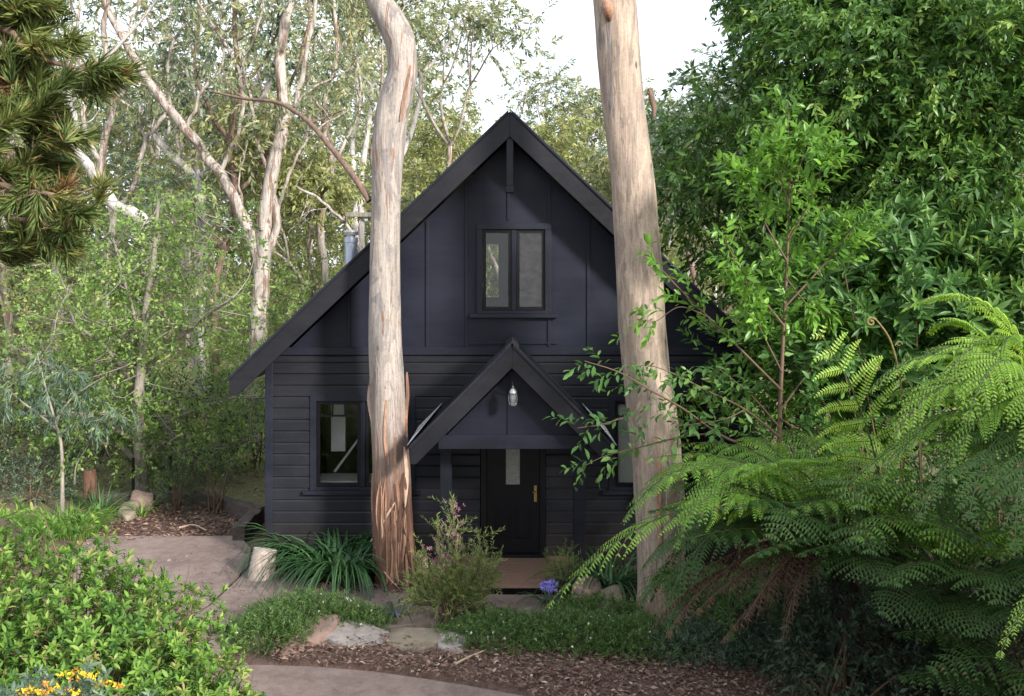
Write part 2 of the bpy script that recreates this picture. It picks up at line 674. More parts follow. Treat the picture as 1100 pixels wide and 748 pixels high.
M['bark_left'] = gum_bark('grey_gum_bark', (.30, .262, .232), (.185, .168, .168), (.22, .12, .075), (.125, .066, .045), 2.0, .9, .595)
M['bark_right'] = gum_bark('tan_gum_bark', (.32, .25, .195), (.225, .175, .14), (.20, .185, .185), (.22, .15, .10), .15, .5, .585, .8)
M['bark_far'] = gum_bark('pale_far_bark', (.38, .335, .295), (.21, .18, .165), (.20, .125, .09), (.2, .14, .11), -2, .5, .54)
M['bark_white'] = gum_bark('white_far_bark', (.46, .43, .40), (.33, .305, .285), (.32, .24, .19), (.2, .14, .11), -3, .5, .60)
M['bark_brown'] = plain('brown_bark', (.14, .09, .066), .85, nscale=5, namt=.5, bumps=.6, stretch=(4, 4, 1))
M['bark_grey'] = plain('grey_bark', (.23, .205, .17), .85, nscale=5, namt=.45, bumps=.6, stretch=(4, 4, 1))
M['stem_green'] = plain('green_stem', (.10, .12, .04), .6, nscale=8, namt=.3)
M['stem_brown'] = plain('brown_stem', (.10, .06, .035), .7, nscale=8, namt=.3)
M['timber'] = plain('dark_sleeper_timber', (.055, .042, .036), .85, nscale=4, namt=.6, bumps=.6, stretch=(3, 3, 8))
M['post_wood'] = plain('rusty_post_timber', (.10, .05, .03), .85, nscale=5, namt=.5, bumps=.6, stretch=(6, 6, 1))
M['log'] = plain('weathered_log_bark', (.34, .28, .24), .85, nscale=5, namt=.4, bumps=.7, stretch=(6, 6, 1))
M['logtop'] = plain('cut_log_end', (.42, .38, .34), .85, nscale=9, namt=.25)
M['rock_white'] = plain('pale_grey_rock', (.265, .232, .21), .9, nscale=9, namt=.3, bumps=.7)
M['rock_brown'] = plain('brown_rock', (.27, .18, .145), .9, nscale=4, namt=.35, bumps=.7)
M['rock_moss'] = plain('mossy_rock', (.20, .165, .12), .9, nscale=3, namt=.45, bumps=.7)
M['stem_fern'] = plain('fern_stalk', (.055, .085, .024), .6, nscale=8, namt=.4)
M['fern_trunk'] = plain('fibrous_fern_trunk', (.035, .022, .015), .95, nscale=9, namt=.6, bumps=1., stretch=(3, 3, 1))

M['l_gum'] = leaf_mat('grey_green_gum_leaf', [(0, (0.0825, 0.1124, 0.0585)), (0.45, (0.1815, 0.214, 0.1075)), (0.75, (0.3025, 0.321, 0.1591)), (1, (0.429, 0.4066, 0.2064))], .5, .35)
M['l_gum2'] = leaf_mat('yellow_green_gum_leaf', [(0, (0.108, 0.1404, 0.0478)), (0.5, (0.2376, 0.27, 0.0966)), (1, (0.4104, 0.3996, 0.1656))], .5, .35)
M['l_gumdark'] = leaf_mat('blue_green_gum_leaf', [(0, (0.0607, 0.0987, 0.069)), (0.5, (0.129, 0.1822, 0.1173)), (1, (0.2581, 0.3112, 0.1794))], .5, .3)
M['l_left'] = leaf_mat('fresh_green_leaf', [(0, (0.0627, 0.1254, 0.0277)), (0.5, (0.1482, 0.2508, 0.0605)), (0.85, (0.2508, 0.3648, 0.0882)), (1, (0.3648, 0.4332, 0.1512))], .45, .38)
M['l_dark'] = leaf_mat('glossy_dark_leaf', [(0, (0.025, 0.0688, 0.0139)), (0.55, (0.0625, 0.1444, 0.0255)), (0.9, (0.125, 0.2269, 0.0382)), (1, (0.2031, 0.3025, 0.0638))], .44, .26, spec=.34)
M['l_young'] = leaf_mat('bright_young_leaf', [(0, (0.0569, 0.1389, 0.0197)), (0.5, (0.1076, 0.2415, 0.0328)), (1, (0.2024, 0.3864, 0.0546))], .38, .38)
M['l_whorl'] = leaf_mat('whorled_green_leaf', [(0, (0.0368, 0.0978, 0.0253)), (0.5, (0.069, 0.161, 0.0391)), (1, (0.138, 0.253, 0.0633))], .44, .3, spec=.34)
M['l_azalea'] = leaf_mat('azalea_leaf', [(0, (0.0381, 0.0993, 0.0199)), (0.4, (0.0915, 0.194, 0.0299)), (0.8, (0.1791, 0.3069, 0.0519)), (0.965, (0.2591, 0.352, 0.0798)), (1, (0.2856, 0.2565, 0.105))], .55, .32, spec=.3)
M['l_azalea2'] = leaf_mat('darker_azalea_leaf', [(0, (.03, .08, .022)), (.5, (.07, .15, .035)), (1, (.15, .26, .06))], .38, .3)
M['l_strap'] = leaf_mat('agapanthus_leaf', [(0, (.018, .055, .022)), (.5, (.04, .10, .035)), (1, (.085, .17, .06))], .32, .22, spec=.5)
M['l_grass'] = leaf_mat('grass_blade', [(0, (.05, .12, .02)), (.5, (.12, .24, .04)), (1, (.24, .36, .08))], .5, .35)
M['l_cover'] = leaf_mat('groundcover_leaf', [(0, (.04, .085, .025)), (.5, (.085, .16, .04)), (1, (.16, .25, .07))], .5, .3)
M['l_bottle'] = leaf_mat('needle_shrub_leaf', [(0, (0.0825, 0.12, 0.0385)), (0.5, (0.187, 0.24, 0.077)), (1, (0.341, 0.372, 0.143))], .55, .3)
M['l_pine'] = leaf_mat('pine_needle', [(0, (0.084, 0.1313, 0.0375)), (0.5, (0.196, 0.2625, 0.075)), (0.82, (0.322, 0.3625, 0.1125)), (0.92, (0.378, 0.25, 0.1125)), (1, (0.378, 0.2, 0.1063))], .5, .42)
M['l_wattle'] = leaf_mat('blue_grey_leaf', [(0, (0.0518, 0.0936, 0.0632)), (0.5, (0.1037, 0.1591, 0.1079)), (1, (0.1901, 0.2621, 0.1637))], .55, .3)
M['l_painted_shade'] = leaf_mat('shade_darkened_leaf', [(0, (.014, .028, .016)), (.5, (.026, .046, .024)), (1, (.045, .07, .032))], .5, .25)  # understorey leaf darkened further: the deep shade under the ferns painted in
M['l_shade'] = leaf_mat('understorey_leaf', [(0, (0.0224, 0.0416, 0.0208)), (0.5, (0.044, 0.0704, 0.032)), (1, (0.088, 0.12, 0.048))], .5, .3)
M['fern'] = leaf_mat('fern_green', [(0, (0.1051, 0.2269, 0.0262)), (0.5, (0.1987, 0.3782, 0.0418)), (0.9, (0.3504, 0.5482, 0.0719)), (1, (0.2, 0.13, 0.045))], .42, .42)
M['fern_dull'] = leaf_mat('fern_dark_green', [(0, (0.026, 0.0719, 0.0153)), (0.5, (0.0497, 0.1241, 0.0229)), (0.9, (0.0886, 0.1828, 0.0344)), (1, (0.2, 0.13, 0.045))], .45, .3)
M['fern_dead'] = leaf_mat('dead_fern_brown', [(0, (0.0459, 0.0224, 0.0143)), (0.5, (0.102, 0.053, 0.0306)), (1, (0.1938, 0.1122, 0.0561))], .7, .2)
M['pink'] = leaf_mat('pink_flower', [(0, (.45, .16, .26)), (1, (.66, .36, .46))], .6, .3)
M['purple'] = leaf_mat('violet_flower', [(0, (.24, .19, .62)), (1, (.46, .42, .84))], .6, .3)
M['yellow'] = leaf_mat('yellow_flower', [(0, (.62, .25, .05)), (.4, (.78, .52, .03)), (1, (.88, .70, .05))], .6, .3)
M['whitef'] = leaf_mat('white_flower', [(0, (.62, .6, .55)), (1, (.8, .8, .76))], .6, .2)

# ================================================================== THE SETTING
def ground():
    xs = np.concatenate([np.linspace(-140, -16, 18), np.linspace(-15, 15, 121), np.linspace(16, 140, 18)])
    ys = np.concatenate([np.linspace(-60, 0, 10), np.linspace(1, 28, 109), np.linspace(30, 170, 24)])
    X, Y = np.meshgrid(xs, ys)
    Z = np.zeros_like(X)
    for i in range(X.shape[0]):
        for j in range(X.shape[1]):
            x, y = X[i, j], Y[i, j]
            z = .035 * noise.noise((x * .9, y * .9, 3.1)) - .02
            if y > 26:
                z += (y - 26) * .035 + .5 * noise.noise((x * .06, y * .06, 1.)) * min(1, (y - 26) / 12)
            Z[i, j] = z
    V = np.stack([X, Y, Z], -1).reshape(-1, 3)
    w = len(xs)
    i = (np.arange(len(ys) - 1)[:, None] * w + np.arange(w - 1)[None, :])
    Q = np.stack([i, i + 1, i + w + 1, i + w], -1).reshape(-1, 4)
    o = link('ground', np_mesh('ground', V, [Q], smooth=True), M['soil'])
    o['kind'] = 'structure'
    o['label'] = 'brown garden soil and dry grass under the whole garden'


ground()


def slab(name, pix, z, label, mat=None):
    pts = [G(x, y) for x, y in pix]
    mb = MB()
    n = len(pts)
    mb.add([(p[0], p[1], z) for p in pts] + [(p[0], p[1], -.12) for p in pts],
           [tuple(range(n)), tuple(range(2 * n - 1, n - 1, -1))] + [(i, i + n, (i + 1) % n + n, (i + 1) % n) for i in range(n)])
    o = mb.build(name, mat or M['concrete'], bevel=.008)
    o['kind'] = 'structure'
    o['label'] = label
    return o


slab('path', [(100, 578), (258, 578), (270, 592), (266, 611), (224, 651), (150, 700), (20, 640)], .035, 'upper slab of the brown concrete path beyond the joint')
slab('path', [(269, 612), (300, 622), (345, 629), (400, 634), (470, 637), (540, 641.5), (600, 641.5), (592, 668), (520, 674), (460, 672), (400, 678), (320, 676), (262, 690),
              (232, 722), (180, 760), (80, 760), (151, 701), (226, 653)], .035, 'concrete path slab leading to the porch step')
slab('path', [(190, 718), (285, 717), (340, 719), (400, 724), (450, 731), (500, 739), (560, 750), (640, 775), (640, 830), (300, 860), (100, 790)], .03, 'near slab of the brown concrete path in front of the mulch')


def litter(name, label, poly, n, seed, L=(.04, .12), zbase=.0, mound=0., tint=(0, 1)):
    r = rng(seed)
    poly = np.array([G(x, y)[:2] for x, y in poly])
    lo, hi = poly.min(0), poly.max(0)
    pts = []
    while len(pts) < n:
        q = lo + (hi - lo) * r.random((n, 2))
        ins = np.zeros(n, bool)
        j = len(poly) - 1
        for i in range(len(poly)):
            a, b = poly[i], poly[j]
            c = ((a[1] > q[:, 1]) != (b[1] > q[:, 1])) & (q[:, 0] < (b[0] - a[0]) * (q[:, 1] - a[1]) / (b[1] - a[1] + 1e-12) + a[0])
            ins ^= c
            j = i
        pts += list(q[ins])
    pts = np.array(pts[:n])
    z = zbase + .01 + .05 * r.random(n) ** 2
    O = np.column_stack([pts, z])
    a = r.random(n) * 6.28
    D = np.column_stack([np.cos(a), np.sin(a), .25 * r.normal(size=n)])
    NN = np.column_stack([.45 * r.normal(size=(n, 2)), np.ones(n)])
    LL = L[0] + (L[1] - L[0]) * r.random(n) ** 1.6
    WW = LL * (.18 + .3 * r.random(n))
    t = np.clip(tint[0] + (tint[1] - tint[0]) * (.42 + .24 * r.normal(size=n)), 0, 1)
    o = leaf_obj(name, [leaves(O, D, NN, LL, WW, LEAF4, t)], M['litter'], None)
    o['kind'] = 'stuff'
    o['label'] = label
    return o


def bed(name, label, pix, h, seed):
    """low mounded soil bed: a fan of rings"""
    pts = np.array([G(x, y)[:2] for x, y in pix])
    pts = resample(np.vstack([pts, pts[:1]]), 70)[:-1]
    c = pts.mean(0)
    V, Q = [], []
    R = 12
    n = len(pts)
    for k in range(R + 1):
        f = k / R
        for p in pts:
            q = p * (1 - f) + c * f
            z = h * (1 - (1 - min(1, f * 2.2)) ** 2) + .03 * noise.noise((q[0] * 4, q[1] * 4, seed)) * min(1, f * 6)
            V.append((q[0], q[1], z - .02 + .0))
    for k in range(R):
        i = k * n + np.arange(n)
        j = k * n + (np.arange(n) + 1) % n
        Q.append(np.stack([i, j, j + n, i + n], -1))
    o = link(name, np_mesh(name, V, [np.vstack(Q)], smooth=True), M['soil'])
    o['kind'] = 'structure'
    o['label'] = label


bed('garden_bed', 'mulched soil bed between the two paths', [(262, 712), (300, 690), (340, 678), (420, 684), (500, 682), (590, 672), (700, 668), (900, 690), (1060, 760), (800, 790), (640, 762), (565, 746), (500, 737), (400, 722), (300, 715)], .07, 3.)
litter('leaf_litter', 'reddish bark mulch and dry leaves in front of the stones', [(285, 715), (300, 688), (380, 684), (500, 688), (560, 700), (700, 690), (1000, 720), (1100, 800), (700, 800), (560, 746), (500, 737), (400, 722)], 15000, 5, L=(.025, .095), zbase=.05)
litter('leaf_litter', 'bark mulch filling the timber edged bed', [(90, 590), (110, 545), (150, 535), (225, 538), (280, 552), (258, 578), (165, 580)], 5000, 6, zbase=-.01, tint=(-.1, .9))
litter('leaf_litter', 'dry leaves scattered along the foot of the cottage wall', [(268, 618), (300, 612), (420, 622), (520, 634), (520, 644), (420, 641), (340, 632)], 1200, 7, zbase=.01)
litter('leaf_litter', 'fallen leaves scattered thinly over the concrete paths', [(170, 590), (258, 584), (300, 630), (560, 648), (560, 660), (400, 668), (250, 690), (180, 740), (110, 700)], 520, 8, zbase=.035, L=(.03, .08))
litter('leaf_litter', 'dark leaf litter under the ferns and right-hand trees', [(600, 640), (760, 640), (1100, 640), (1250, 740), (1250, 790), (1000, 780), (740, 720)], 3500, 9, zbase=.0, tint=(-.15, .75))
litter('leaf_litter', 'leaf litter on the grass beyond the timber bed', [(-100, 540), (-60, 480), (150, 470), (300, 470), (300, 540), (240, 530), (150, 520), (60, 545)], 3000, 10, L=(.05, .14), tint=(.1, 1.1))

# ================================================================== THE COTTAGE
WY = 14.1                      # front wall plane
cot = thing('cottage', 'black timber cottage with a steep gable roof and small gabled porch', 'house', (0, WY, 0))
HW = 3.52                      # half width
CX = -.03
SL = .95                       # roof slope
APZ = 6.57
FLOOR = .13


def wall_cells(mb, x0, x1, z0, z1, y0, y1, holes):
    xs = sorted({x0, x1, *[h[0] for h in holes], *[h[1] for h in holes]})
    zs = sorted({z0, z1, *[h[2] for h in holes], *[h[3] for h in holes]})
    for i in range(len(xs) - 1):
        for j in range(len(zs) - 1):
            cx, cz = (xs[i] + xs[i + 1]) / 2, (zs[j] + zs[j + 1]) / 2
            if any(h[0] < cx < h[1] and h[2] < cz < h[3] for h in holes):
                continue
            mb.box(xs[i], xs[i + 1], y0, y1, zs[j], zs[j + 1])


WINL = (-2.93, -1.45, 1.11, 2.40)
WINR = (1.45, 2.93, 1.11, 2.40)
DOOR = (-.47, .50, FLOOR, 2.2)
WINU = (-.49, .545, 3.70, 4.92)
holes = [WINL, WINR, DOOR]
# weatherboards (each row a wedge, lower edge proud)
mb = MB()
z = -.05
pitch = .168
k = 0
rr = rng(2)
while z < 3.06:
    z1 = min(z + pitch, 3.075)
    edges = sorted({CX - HW, CX + HW, *[h[0] for h in holes], *[h[1] for h in holes]})
    for a, b in zip(edges[:-1], edges[1:]):
        cxm = (a + b) / 2
        ivs = [(z, z1)]
        for h in holes:
            if h[0] < cxm < h[1]:
                ivs = [q for u, v in ivs for q in ((u, min(v, h[2])), (max(u, h[3]), v)) if q[1] - q[0] > .012]
        for u, v in ivs:
            fr = lambda zz: (zz - z) / pitch
            p0 = .03 - .002 * fr(u)
            prof = [(0, u + .016), (-p0 + .004, u), (-p0, u + .004), (-p0 + .002, max(u + .008, v - .034 if v > z1 - .01 else v - .003)), (-.006 if v > z1 - .01 else -.027, v), (0, v)]
            n = len(prof)
            vs = [(a, WY + y, zz) for y, zz in prof] + [(b, WY + y, zz) for y, zz in prof]
            fs = [tuple(range(n)), tuple(range(2 * n - 1, n - 1, -1))] + [(i, (i + 1) % n, (i + 1) % n + n, i + n) for i in range(n)]
            mb.add(vs, fs)
    z += pitch
mb.build('weatherboard_wall', M['board'], cot)
# structural wall behind, floor, partitions
mb = MB()
wall_cells(mb, CX - HW, CX + HW, -.1, 3.075, WY + .004, WY + .12, holes)
mb.build('inner_wall', M['plaster'], cot)
BY = 21.5
mb = MB()
mb.box(CX - HW, CX - HW + .12, WY + .122, WY + 2.4, -.1, 3.1)
mb.box(CX - HW, CX - HW + .12, WY + 3.2, BY, -.1, 3.1)
mb.box(CX - HW, CX - HW + .12, WY + 2.4, WY + 3.2, -.1, 1.3)
mb.box(CX - HW, CX - HW + .12, WY + 2.4, WY + 3.2, 2.2, 3.1)
mb.box(CX + HW - .12, CX + HW, WY + .122, BY, -.1, 3.1)
wall_cells(mb, CX - HW + .122, CX + HW - .122, -.1, 3.1, BY - .12, BY, [])
# rear gable with its window
rw = (-.86, -.24, 3.66, 4.98)
yy0, yy1 = BY - .12, BY


def gable_poly(mb, y0, y1, zb, hole, apex, slope, cx=CX):
    zr = lambda x: apex - slope * abs(x - cx)
    hx0, hx1, hz0, hz1 = hole
    xl = cx - (apex - zb) / slope
    xr = cx + (apex - zb) / slope
    mb.prism([(xl, zb), (hx0, zb), (hx0, zr(hx0))], y0, y1)
    mb.prism([(hx1, zb), (xr, zb), (hx1, zr(hx1))], y0, y1)
    mb.prism([(hx0, zb), (hx1, zb), (hx1, hz0), (hx0, hz0)], y0, y1)
    if hx0 < cx < hx1:
        mb.prism([(hx0, hz1), (hx1, hz1), (hx1, zr(hx1)), (cx, zr(cx)), (hx0, zr(hx0))], y0, y1)
    else:
        mb.prism([(hx0, hz1), (hx1, hz1), (hx1, zr(hx1)), (hx0, zr(hx0))], y0, y1)


gable_poly(mb, yy0, yy1, 3.102, rw, APZ - .32, SL)
mb.build('side_wall', M['board'], cot)
mb = MB()
mb.box(CX - HW + .125, CX + HW - .125, WY + .125, BY - .125, FLOOR - .06, FLOOR)
mb.box(CX - HW + .125, CX + HW - .125, WY + .125, BY - .125, 2.95, 3.05)
mb.box(CX - HW + .125, -1.2, WY + 3.6, WY + 3.7, FLOOR, 2.94)
mb.box(1.3, CX + HW - .125, WY + 2.6, WY + 2.7, FLOOR, 2.94)
mb.box(-1.2, -1.1, WY + .13, WY + 4, FLOOR, 2.94)
mb.build('interior', M['plaster'], cot)
mb = MB()
mb.box(-2.82, -2.60, WY + .85, WY + .9, 1.5, 2.28)
V, pl = tube([(-2.75, WY + .75, 1.2), (-2.35, WY + .95, 1.75)], .02, 8)
mb.build('interior_cupboard', M['white'], cot)
MB().np(V, pl).build('stair_rail', M['white'], cot)
mb = MB()
mb.box(-2.95, -1.5, WY + .25, WY + .8, 1.13, 1.17)
for lx in (-2.9, -1.6):
    mb.box(lx, lx + .06, WY + .5, WY + .56, FLOOR, 1.129)
mb.build('table', M['lace'], cot)

# gable wall panels + battens
mb = MB()
gable_poly(mb, WY + .006, WY + .1, 3.08, WINU, APZ - .33, SL)
mb.build('gable_wall', M['panel'], cot)
pxb = [375, 417, 459, 501, 590, 632, 674, 714]
for q in pxb:
    x = (q - 550) / 73.05
    top = APZ - .34 - SL * (abs(x - CX) + .03)
    if top > 3.3:
        MB().box(x - .022, x + .022, WY - .016, WY + .004, 3.192, top).build('batten', M['panel'], cot, bevel=.003)
x = (546 - 550) / 73.05
MB().box(x - .018, x + .018, WY - .016, WY + .004, 5.06, 5.9).build('batten', M['panel'], cot, bevel=.003)
MB().box(x + .57, x + .61, WY - .012, WY + .004, 5.06, 5.4).build('batten', M['panel'], cot, bevel=.003)
MB().box(CX - HW - .0, CX + HW, WY - .045, WY + .0, 3.078, 3.19).build('belly_band', M['trim'], cot, bevel=.006)
for s in (-1, 1):
    xx = CX + s * (HW + .015)
    MB().box(xx - .055, xx + .055, WY - .05, WY + .12, -.05, 3.07).build('corner_board', M['trim'], cot, bevel=.006)

# roof: two corrugated slabs
def roof_slab(s, y0, y1, half, apex, slope, th, cx, name, mat, parent, wave=.018):
    L = half * math.hypot(1, slope)
    n = int((y1 - y0) / .038)
    ys = np.linspace(y0, y1, n)
    V = []
    nx, nz = s * slope / math.hypot(1, slope), 1 / math.hypot(1, slope)
    for row, (u, off) in enumerate([(0, 0), (1, 0), (1, -th), (0, -th)]):
        for i, y in enumerate(ys):
            h = off + (wave * .5 * math.sin(i * PI / 2) if row < 2 else 0)
            V.append((cx + s * half * u + nx * h, y, apex - slope * half * u + nz * h))
    i = np.arange(n - 1)
    Q = [np.stack([a * n + i, a * n + i + 1, b * n + i + 1, b * n + i], -1) for a, b in ((0, 1), (1, 2), (2, 3), (3, 0))]
    E = np.array([[0, n, 2 * n, 3 * n], [n - 1, 2 * n - 1, 3 * n - 1, 4 * n - 1]])
    return link(name, np_mesh(name, V, Q + [E]), mat, parent)


HALF = 3.95
for s in (-1, 1):
    roof_slab(s, WY - .49, BY + .4, HALF, APZ - .03, SL, .14, CX, 'roof', M['roof'], cot)
    # bargeboard, cut plumb at the eave
    vt = .36
    poly = [(CX, APZ), (CX + s * (HALF + .02), APZ - SL * (HALF + .02)), (CX + s * (HALF + .02), APZ - SL * (HALF + .02) - .26),
            (CX + s * (HALF - .12), APZ - SL * (HALF - .12) - vt), (CX, APZ - vt)]
    MB().prism(poly, WY - .54, WY - .50).build('bargeboard', M['barge'], cot, bevel=.006)
    MB().prism([(CX + s * .02, APZ + .018), (CX + s * (HALF + .03), APZ + .018 - SL * (HALF + .03)), (CX + s * (HALF + .03), APZ - .03 - SL * (HALF + .03)), (CX + s * .02, APZ - .03)],
               WY - .565, WY - .542).build('barge_capping', M['trim'], cot, bevel=.004)
    roof_slab(s, WY - .495, WY - .01, HALF - .1, APZ - .34 + .12, SL, .02, CX, 'soffit', M['barge'], cot, 0)
MB().box(CX - .05, CX + .05, WY - .50, WY - .39, 5.52, 6.22).build('apex_bracket', M['barge'], cot, bevel=.008)
MB().box(CX - .058, CX + .058, WY - .512, WY - .38, 5.42, 5.52).build('apex_bracket', M['barge'], cot, bevel=.008)

# windows
def window(x0, x1, z0, z1, kind):
    t = .09
    mb = MB()
    mb.box(x0 - .03, x0 + t - .03, WY - .05, WY + .05, z0 - .0, z1)
    mb.box(x1 - t + .03, x1 + .03, WY - .05, WY + .05, z0, z1)
    mb.box(x0 - .03, x1 + .03, WY - .052, WY + .05, z1, z1 + t)
    w = mb.build('window', M['trim'], cot, bevel=.005)
    MB().box(x0 - .13, x1 + .13, WY - .095, WY + .05, z0 - .075, z0 - .02).build('sill', M['trim'], w, bevel=.006)
    MB().box(x0 - .03, x1 + .03, WY - .06, WY + .05, z0 - .018, z0 + .03).build('bottom_rail', M['trim'], w, bevel=.004)
    xm = (x0 + x1) / 2
    a0, a1 = x0 + t - .03, x1 - t + .03
    MB().box(xm - .035, xm + .035, WY - .03, WY + .06, z0 + .032, z1 - .002).build('mullion', M['trim'], w, bevel=.004)
    for (p, q) in ((a0, xm - .035), (xm + .035, a1)):
        s = MB()
        st = .048
        s.box(p + .004, p + st, WY - .012, WY + .028, z0 + .035, z1 - .004)
        s.box(q - st, q - .004, WY - .012, WY + .028, z0 + .035, z1 - .004)
        s.box(p + st, q - st, WY - .011, WY + .027, z1 - st - .004, z1 - .004)
        s.box(p + st, q - st, WY - .011, WY + .027, z0 + .035, z0 + .035 + st)
        if kind == 'low':
            zt = z1 - .22
            s.box(p + st, q - st, WY - .004, WY + .02, zt - .014, zt + .014)
            for g in (1 / 3, 2 / 3):
                xg = p + st + (q - p - 2 * st) * g
                s.box(xg - .012, xg + .012, WY - .003, WY + .019, zt + .014, z1 - st - .004)
        s.build('sash', M['dark'], w)
        MB().box(p + st - .01, q - st + .01, WY + .006, WY + .010, z0 + .03 + st, z1 - st + .004).build('pane', M['glass'], w)
    return w, xm, a0, a1


w, xm, a0, a1 = window(*WINU, 'up')
MB().box(WINU[0] - .12, WINU[1] + .12, WY - .025, WY + .003, WINU[0] * 0 + 3.24, 3.26).build('trim_strip', M['trim'], w)
MB().box(xm + .04, a1, WY + .055, WY + .065, 3.72, 4.9).build('blind', M['blind'], w)
w, xm, a0, a1 = window(*WINL, 'low')
w, xm, a0, a1 = window(*WINR, 'low')
MB().box(a0, a0 + .36, WY + .07, WY + .09, 1.13, 2.38).build('curtain', M['lace'], w)
# rear loft window frame
mb = MB()
for a, b, c, d in ((rw[0], rw[0] + .06, rw[2], rw[3]), (rw[1] - .06, rw[1], rw[2], rw[3]), (rw[0] + .06, rw[1] - .06, rw[2], rw[2] + .07), (rw[0] + .06, rw[1] - .06, rw[3] - .06, rw[3])):
    mb.box(a, b, BY - .1, BY - .02, c, d)
w = mb.build('window', M['dark'], cot)
MB().box(rw[0] + .05, rw[1] - .05, BY - .06, BY - .056, rw[2] + .05, rw[3] - .05).build('pane', M['glass'], w)
# left side window
mb = MB()
xx = CX - HW
for a, b, c, d in ((WY + 2.4, WY + 2.47, 1.3, 2.2), (WY + 3.13, WY + 3.2, 1.3, 2.2), (WY + 2.47, WY + 3.13, 1.3, 1.37), (WY + 2.47, WY + 3.13, 2.13, 2.2)):
    mb.box(xx - .03, xx + .1, a, b, c, d)
w = mb.build('window', M['trim'], cot)
MB().box(xx + .03, xx + .034, WY + 2.46, WY + 3.14, 1.36, 2.14).build('pane', M['glass'], w)

# door
mb = MB()
mb.box(-.46, -.37, WY - .04, WY + .1, FLOOR, 2.14)
mb.box(.405, .495, WY - .04, WY + .1, FLOOR, 2.14)
mb.box(-.46, .495, WY - .042, WY + .1, 2.14, 2.23)
mb.build('door_frame', M['dark'], cot, bevel=.005)
mb = MB()
dx0, dx1 = -.366, .401
gx0, gx1 = -.09, .115
wall_cells(mb, dx0, dx1, FLOOR + .02, 2.135, WY - .005, WY + .04, [(gx0, gx1, 1.17, 2.02), (dx0 + .12, .0, .38, .85), (.045, dx1 - .12, .38, .85)])
dr = mb.build('door', M['dark'], cot, bevel=.0)
mb = MB()
for a, b in ((dx0 + .12, .0), (.045, dx1 - .12)):
    mb.box(a, b, WY + .012, WY + .035, .38, .85)
    mb.box(a + .04, b - .04, WY + .002, WY + .012, .42, .81)
mb.build('door_panel', M['dark'], dr, bevel=.004)
MB().box(gx0, gx1, WY + .008, WY + .02, 1.17, 2.02).build('pane', M['frost'], dr)
mb = MB()
mb.box(.322, .366, WY - .017, WY - .006, .92, 1.16)
mb.lathe([(.012, 0), (.012, .03)], (.344, WY - .03, 1.06), 10)
V, pl = tube([(.344, WY - .015, 1.07), (.344, WY - .05, 1.07), (.32, WY - .055, 1.07), (.30, WY - .052, 1.068)], .008, 8)
mb.np(V, pl)
mb.build('door_handle', M['brass'], dr, bevel=.002)
MB().box(-.46, .495, WY - .14, WY - .006, FLOOR + .002, FLOOR + .045).build('threshold', M['dark'], cot, bevel=.006)

# porch: deck, posts, gable, roof
DK0 = 12.73
mb = MB()
ny = 11
for i in range(ny):
    a = DK0 + (WY - .03 - DK0) * i / ny
    b = DK0 + (WY - .03 - DK0) * (i + 1) / ny - .006
    mb.box(-1.12, 1.08, a, b, FLOOR - .035, FLOOR)
mb.build('porch_deck', M['deck'], cot, bevel=.004)
MB().box(-1.10, 1.06, DK0 + .03, DK0 + .07, -.05, FLOOR - .037).build('deck_riser', M['iron'], cot)
PY = 13.32
for a, b in ((-1.0, -.84), (.86, 1.02)):
    MB().box(a, b, PY, PY + .14, FLOOR, 1.953).build('porch_post', M['trim'], cot, bevel=.006)
PSL = 1.0
PAP = 3.345
PF = 12.45
GY = 12.74
MB().prism([(-.93, 1.99), (.95, 1.99), (.95, 2.06), (.01, 3.0), (-.93, 2.06)], GY + .03, GY + .07).build('porch_gable', M['panel'], cot)
for a_, b_ in ((-1.0, -.86), (.88, 1.02)):
    MB().box(a_, b_, GY + .03, WY - .06, 1.955, 2.06).build('porch_plate', M['trim'], cot, bevel=.005)
MB().box(-.98, 1.0, GY - .02, GY + .028, 1.945, 2.13).build('porch_beam', M['trim'], cot, bevel=.006)
MB().box(-.06, -.035, GY + .012, GY + .028, 2.133, 2.93).build('batten', M['panel'], cot, bevel=.003)
for s in (-1, 1):
    pr = roof_slab(s, PF + .045, WY - .045, 1.30, PAP - .005, PSL, .09, 0., 'porch_roof', M['roof'], cot, .012)
    poly = [(0, PAP), (s * 1.325, PAP - PSL * 1.325), (s * 1.325, PAP - PSL * 1.325 - .22), (s * 1.25, PAP - PSL * 1.25 - .30), (0, PAP - .30)]
    MB().prism(poly, PF, PF + .04).build('bargeboard', M['barge'], cot, bevel=.006)
    MB().prism([(s * .01, PAP + .03), (s * 1.33, PAP + .03 - PSL * 1.33), (s * 1.33, PAP - .022 - PSL * 1.33), (s * .01, PAP - .022)], PF - .022, PF - .002).build('barge_capping', M['trim'], cot, bevel=.004)
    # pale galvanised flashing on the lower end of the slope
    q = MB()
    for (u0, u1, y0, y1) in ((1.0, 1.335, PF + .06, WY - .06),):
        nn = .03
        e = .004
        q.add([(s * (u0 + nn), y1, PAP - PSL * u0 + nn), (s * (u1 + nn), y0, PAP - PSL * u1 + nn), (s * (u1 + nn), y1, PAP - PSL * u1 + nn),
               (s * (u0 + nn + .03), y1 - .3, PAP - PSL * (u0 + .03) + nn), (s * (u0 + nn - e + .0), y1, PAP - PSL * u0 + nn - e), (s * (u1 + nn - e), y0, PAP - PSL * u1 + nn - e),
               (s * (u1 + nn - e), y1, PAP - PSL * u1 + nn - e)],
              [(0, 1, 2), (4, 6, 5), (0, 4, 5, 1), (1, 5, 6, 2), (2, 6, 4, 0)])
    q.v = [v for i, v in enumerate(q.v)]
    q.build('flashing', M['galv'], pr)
q = MB()
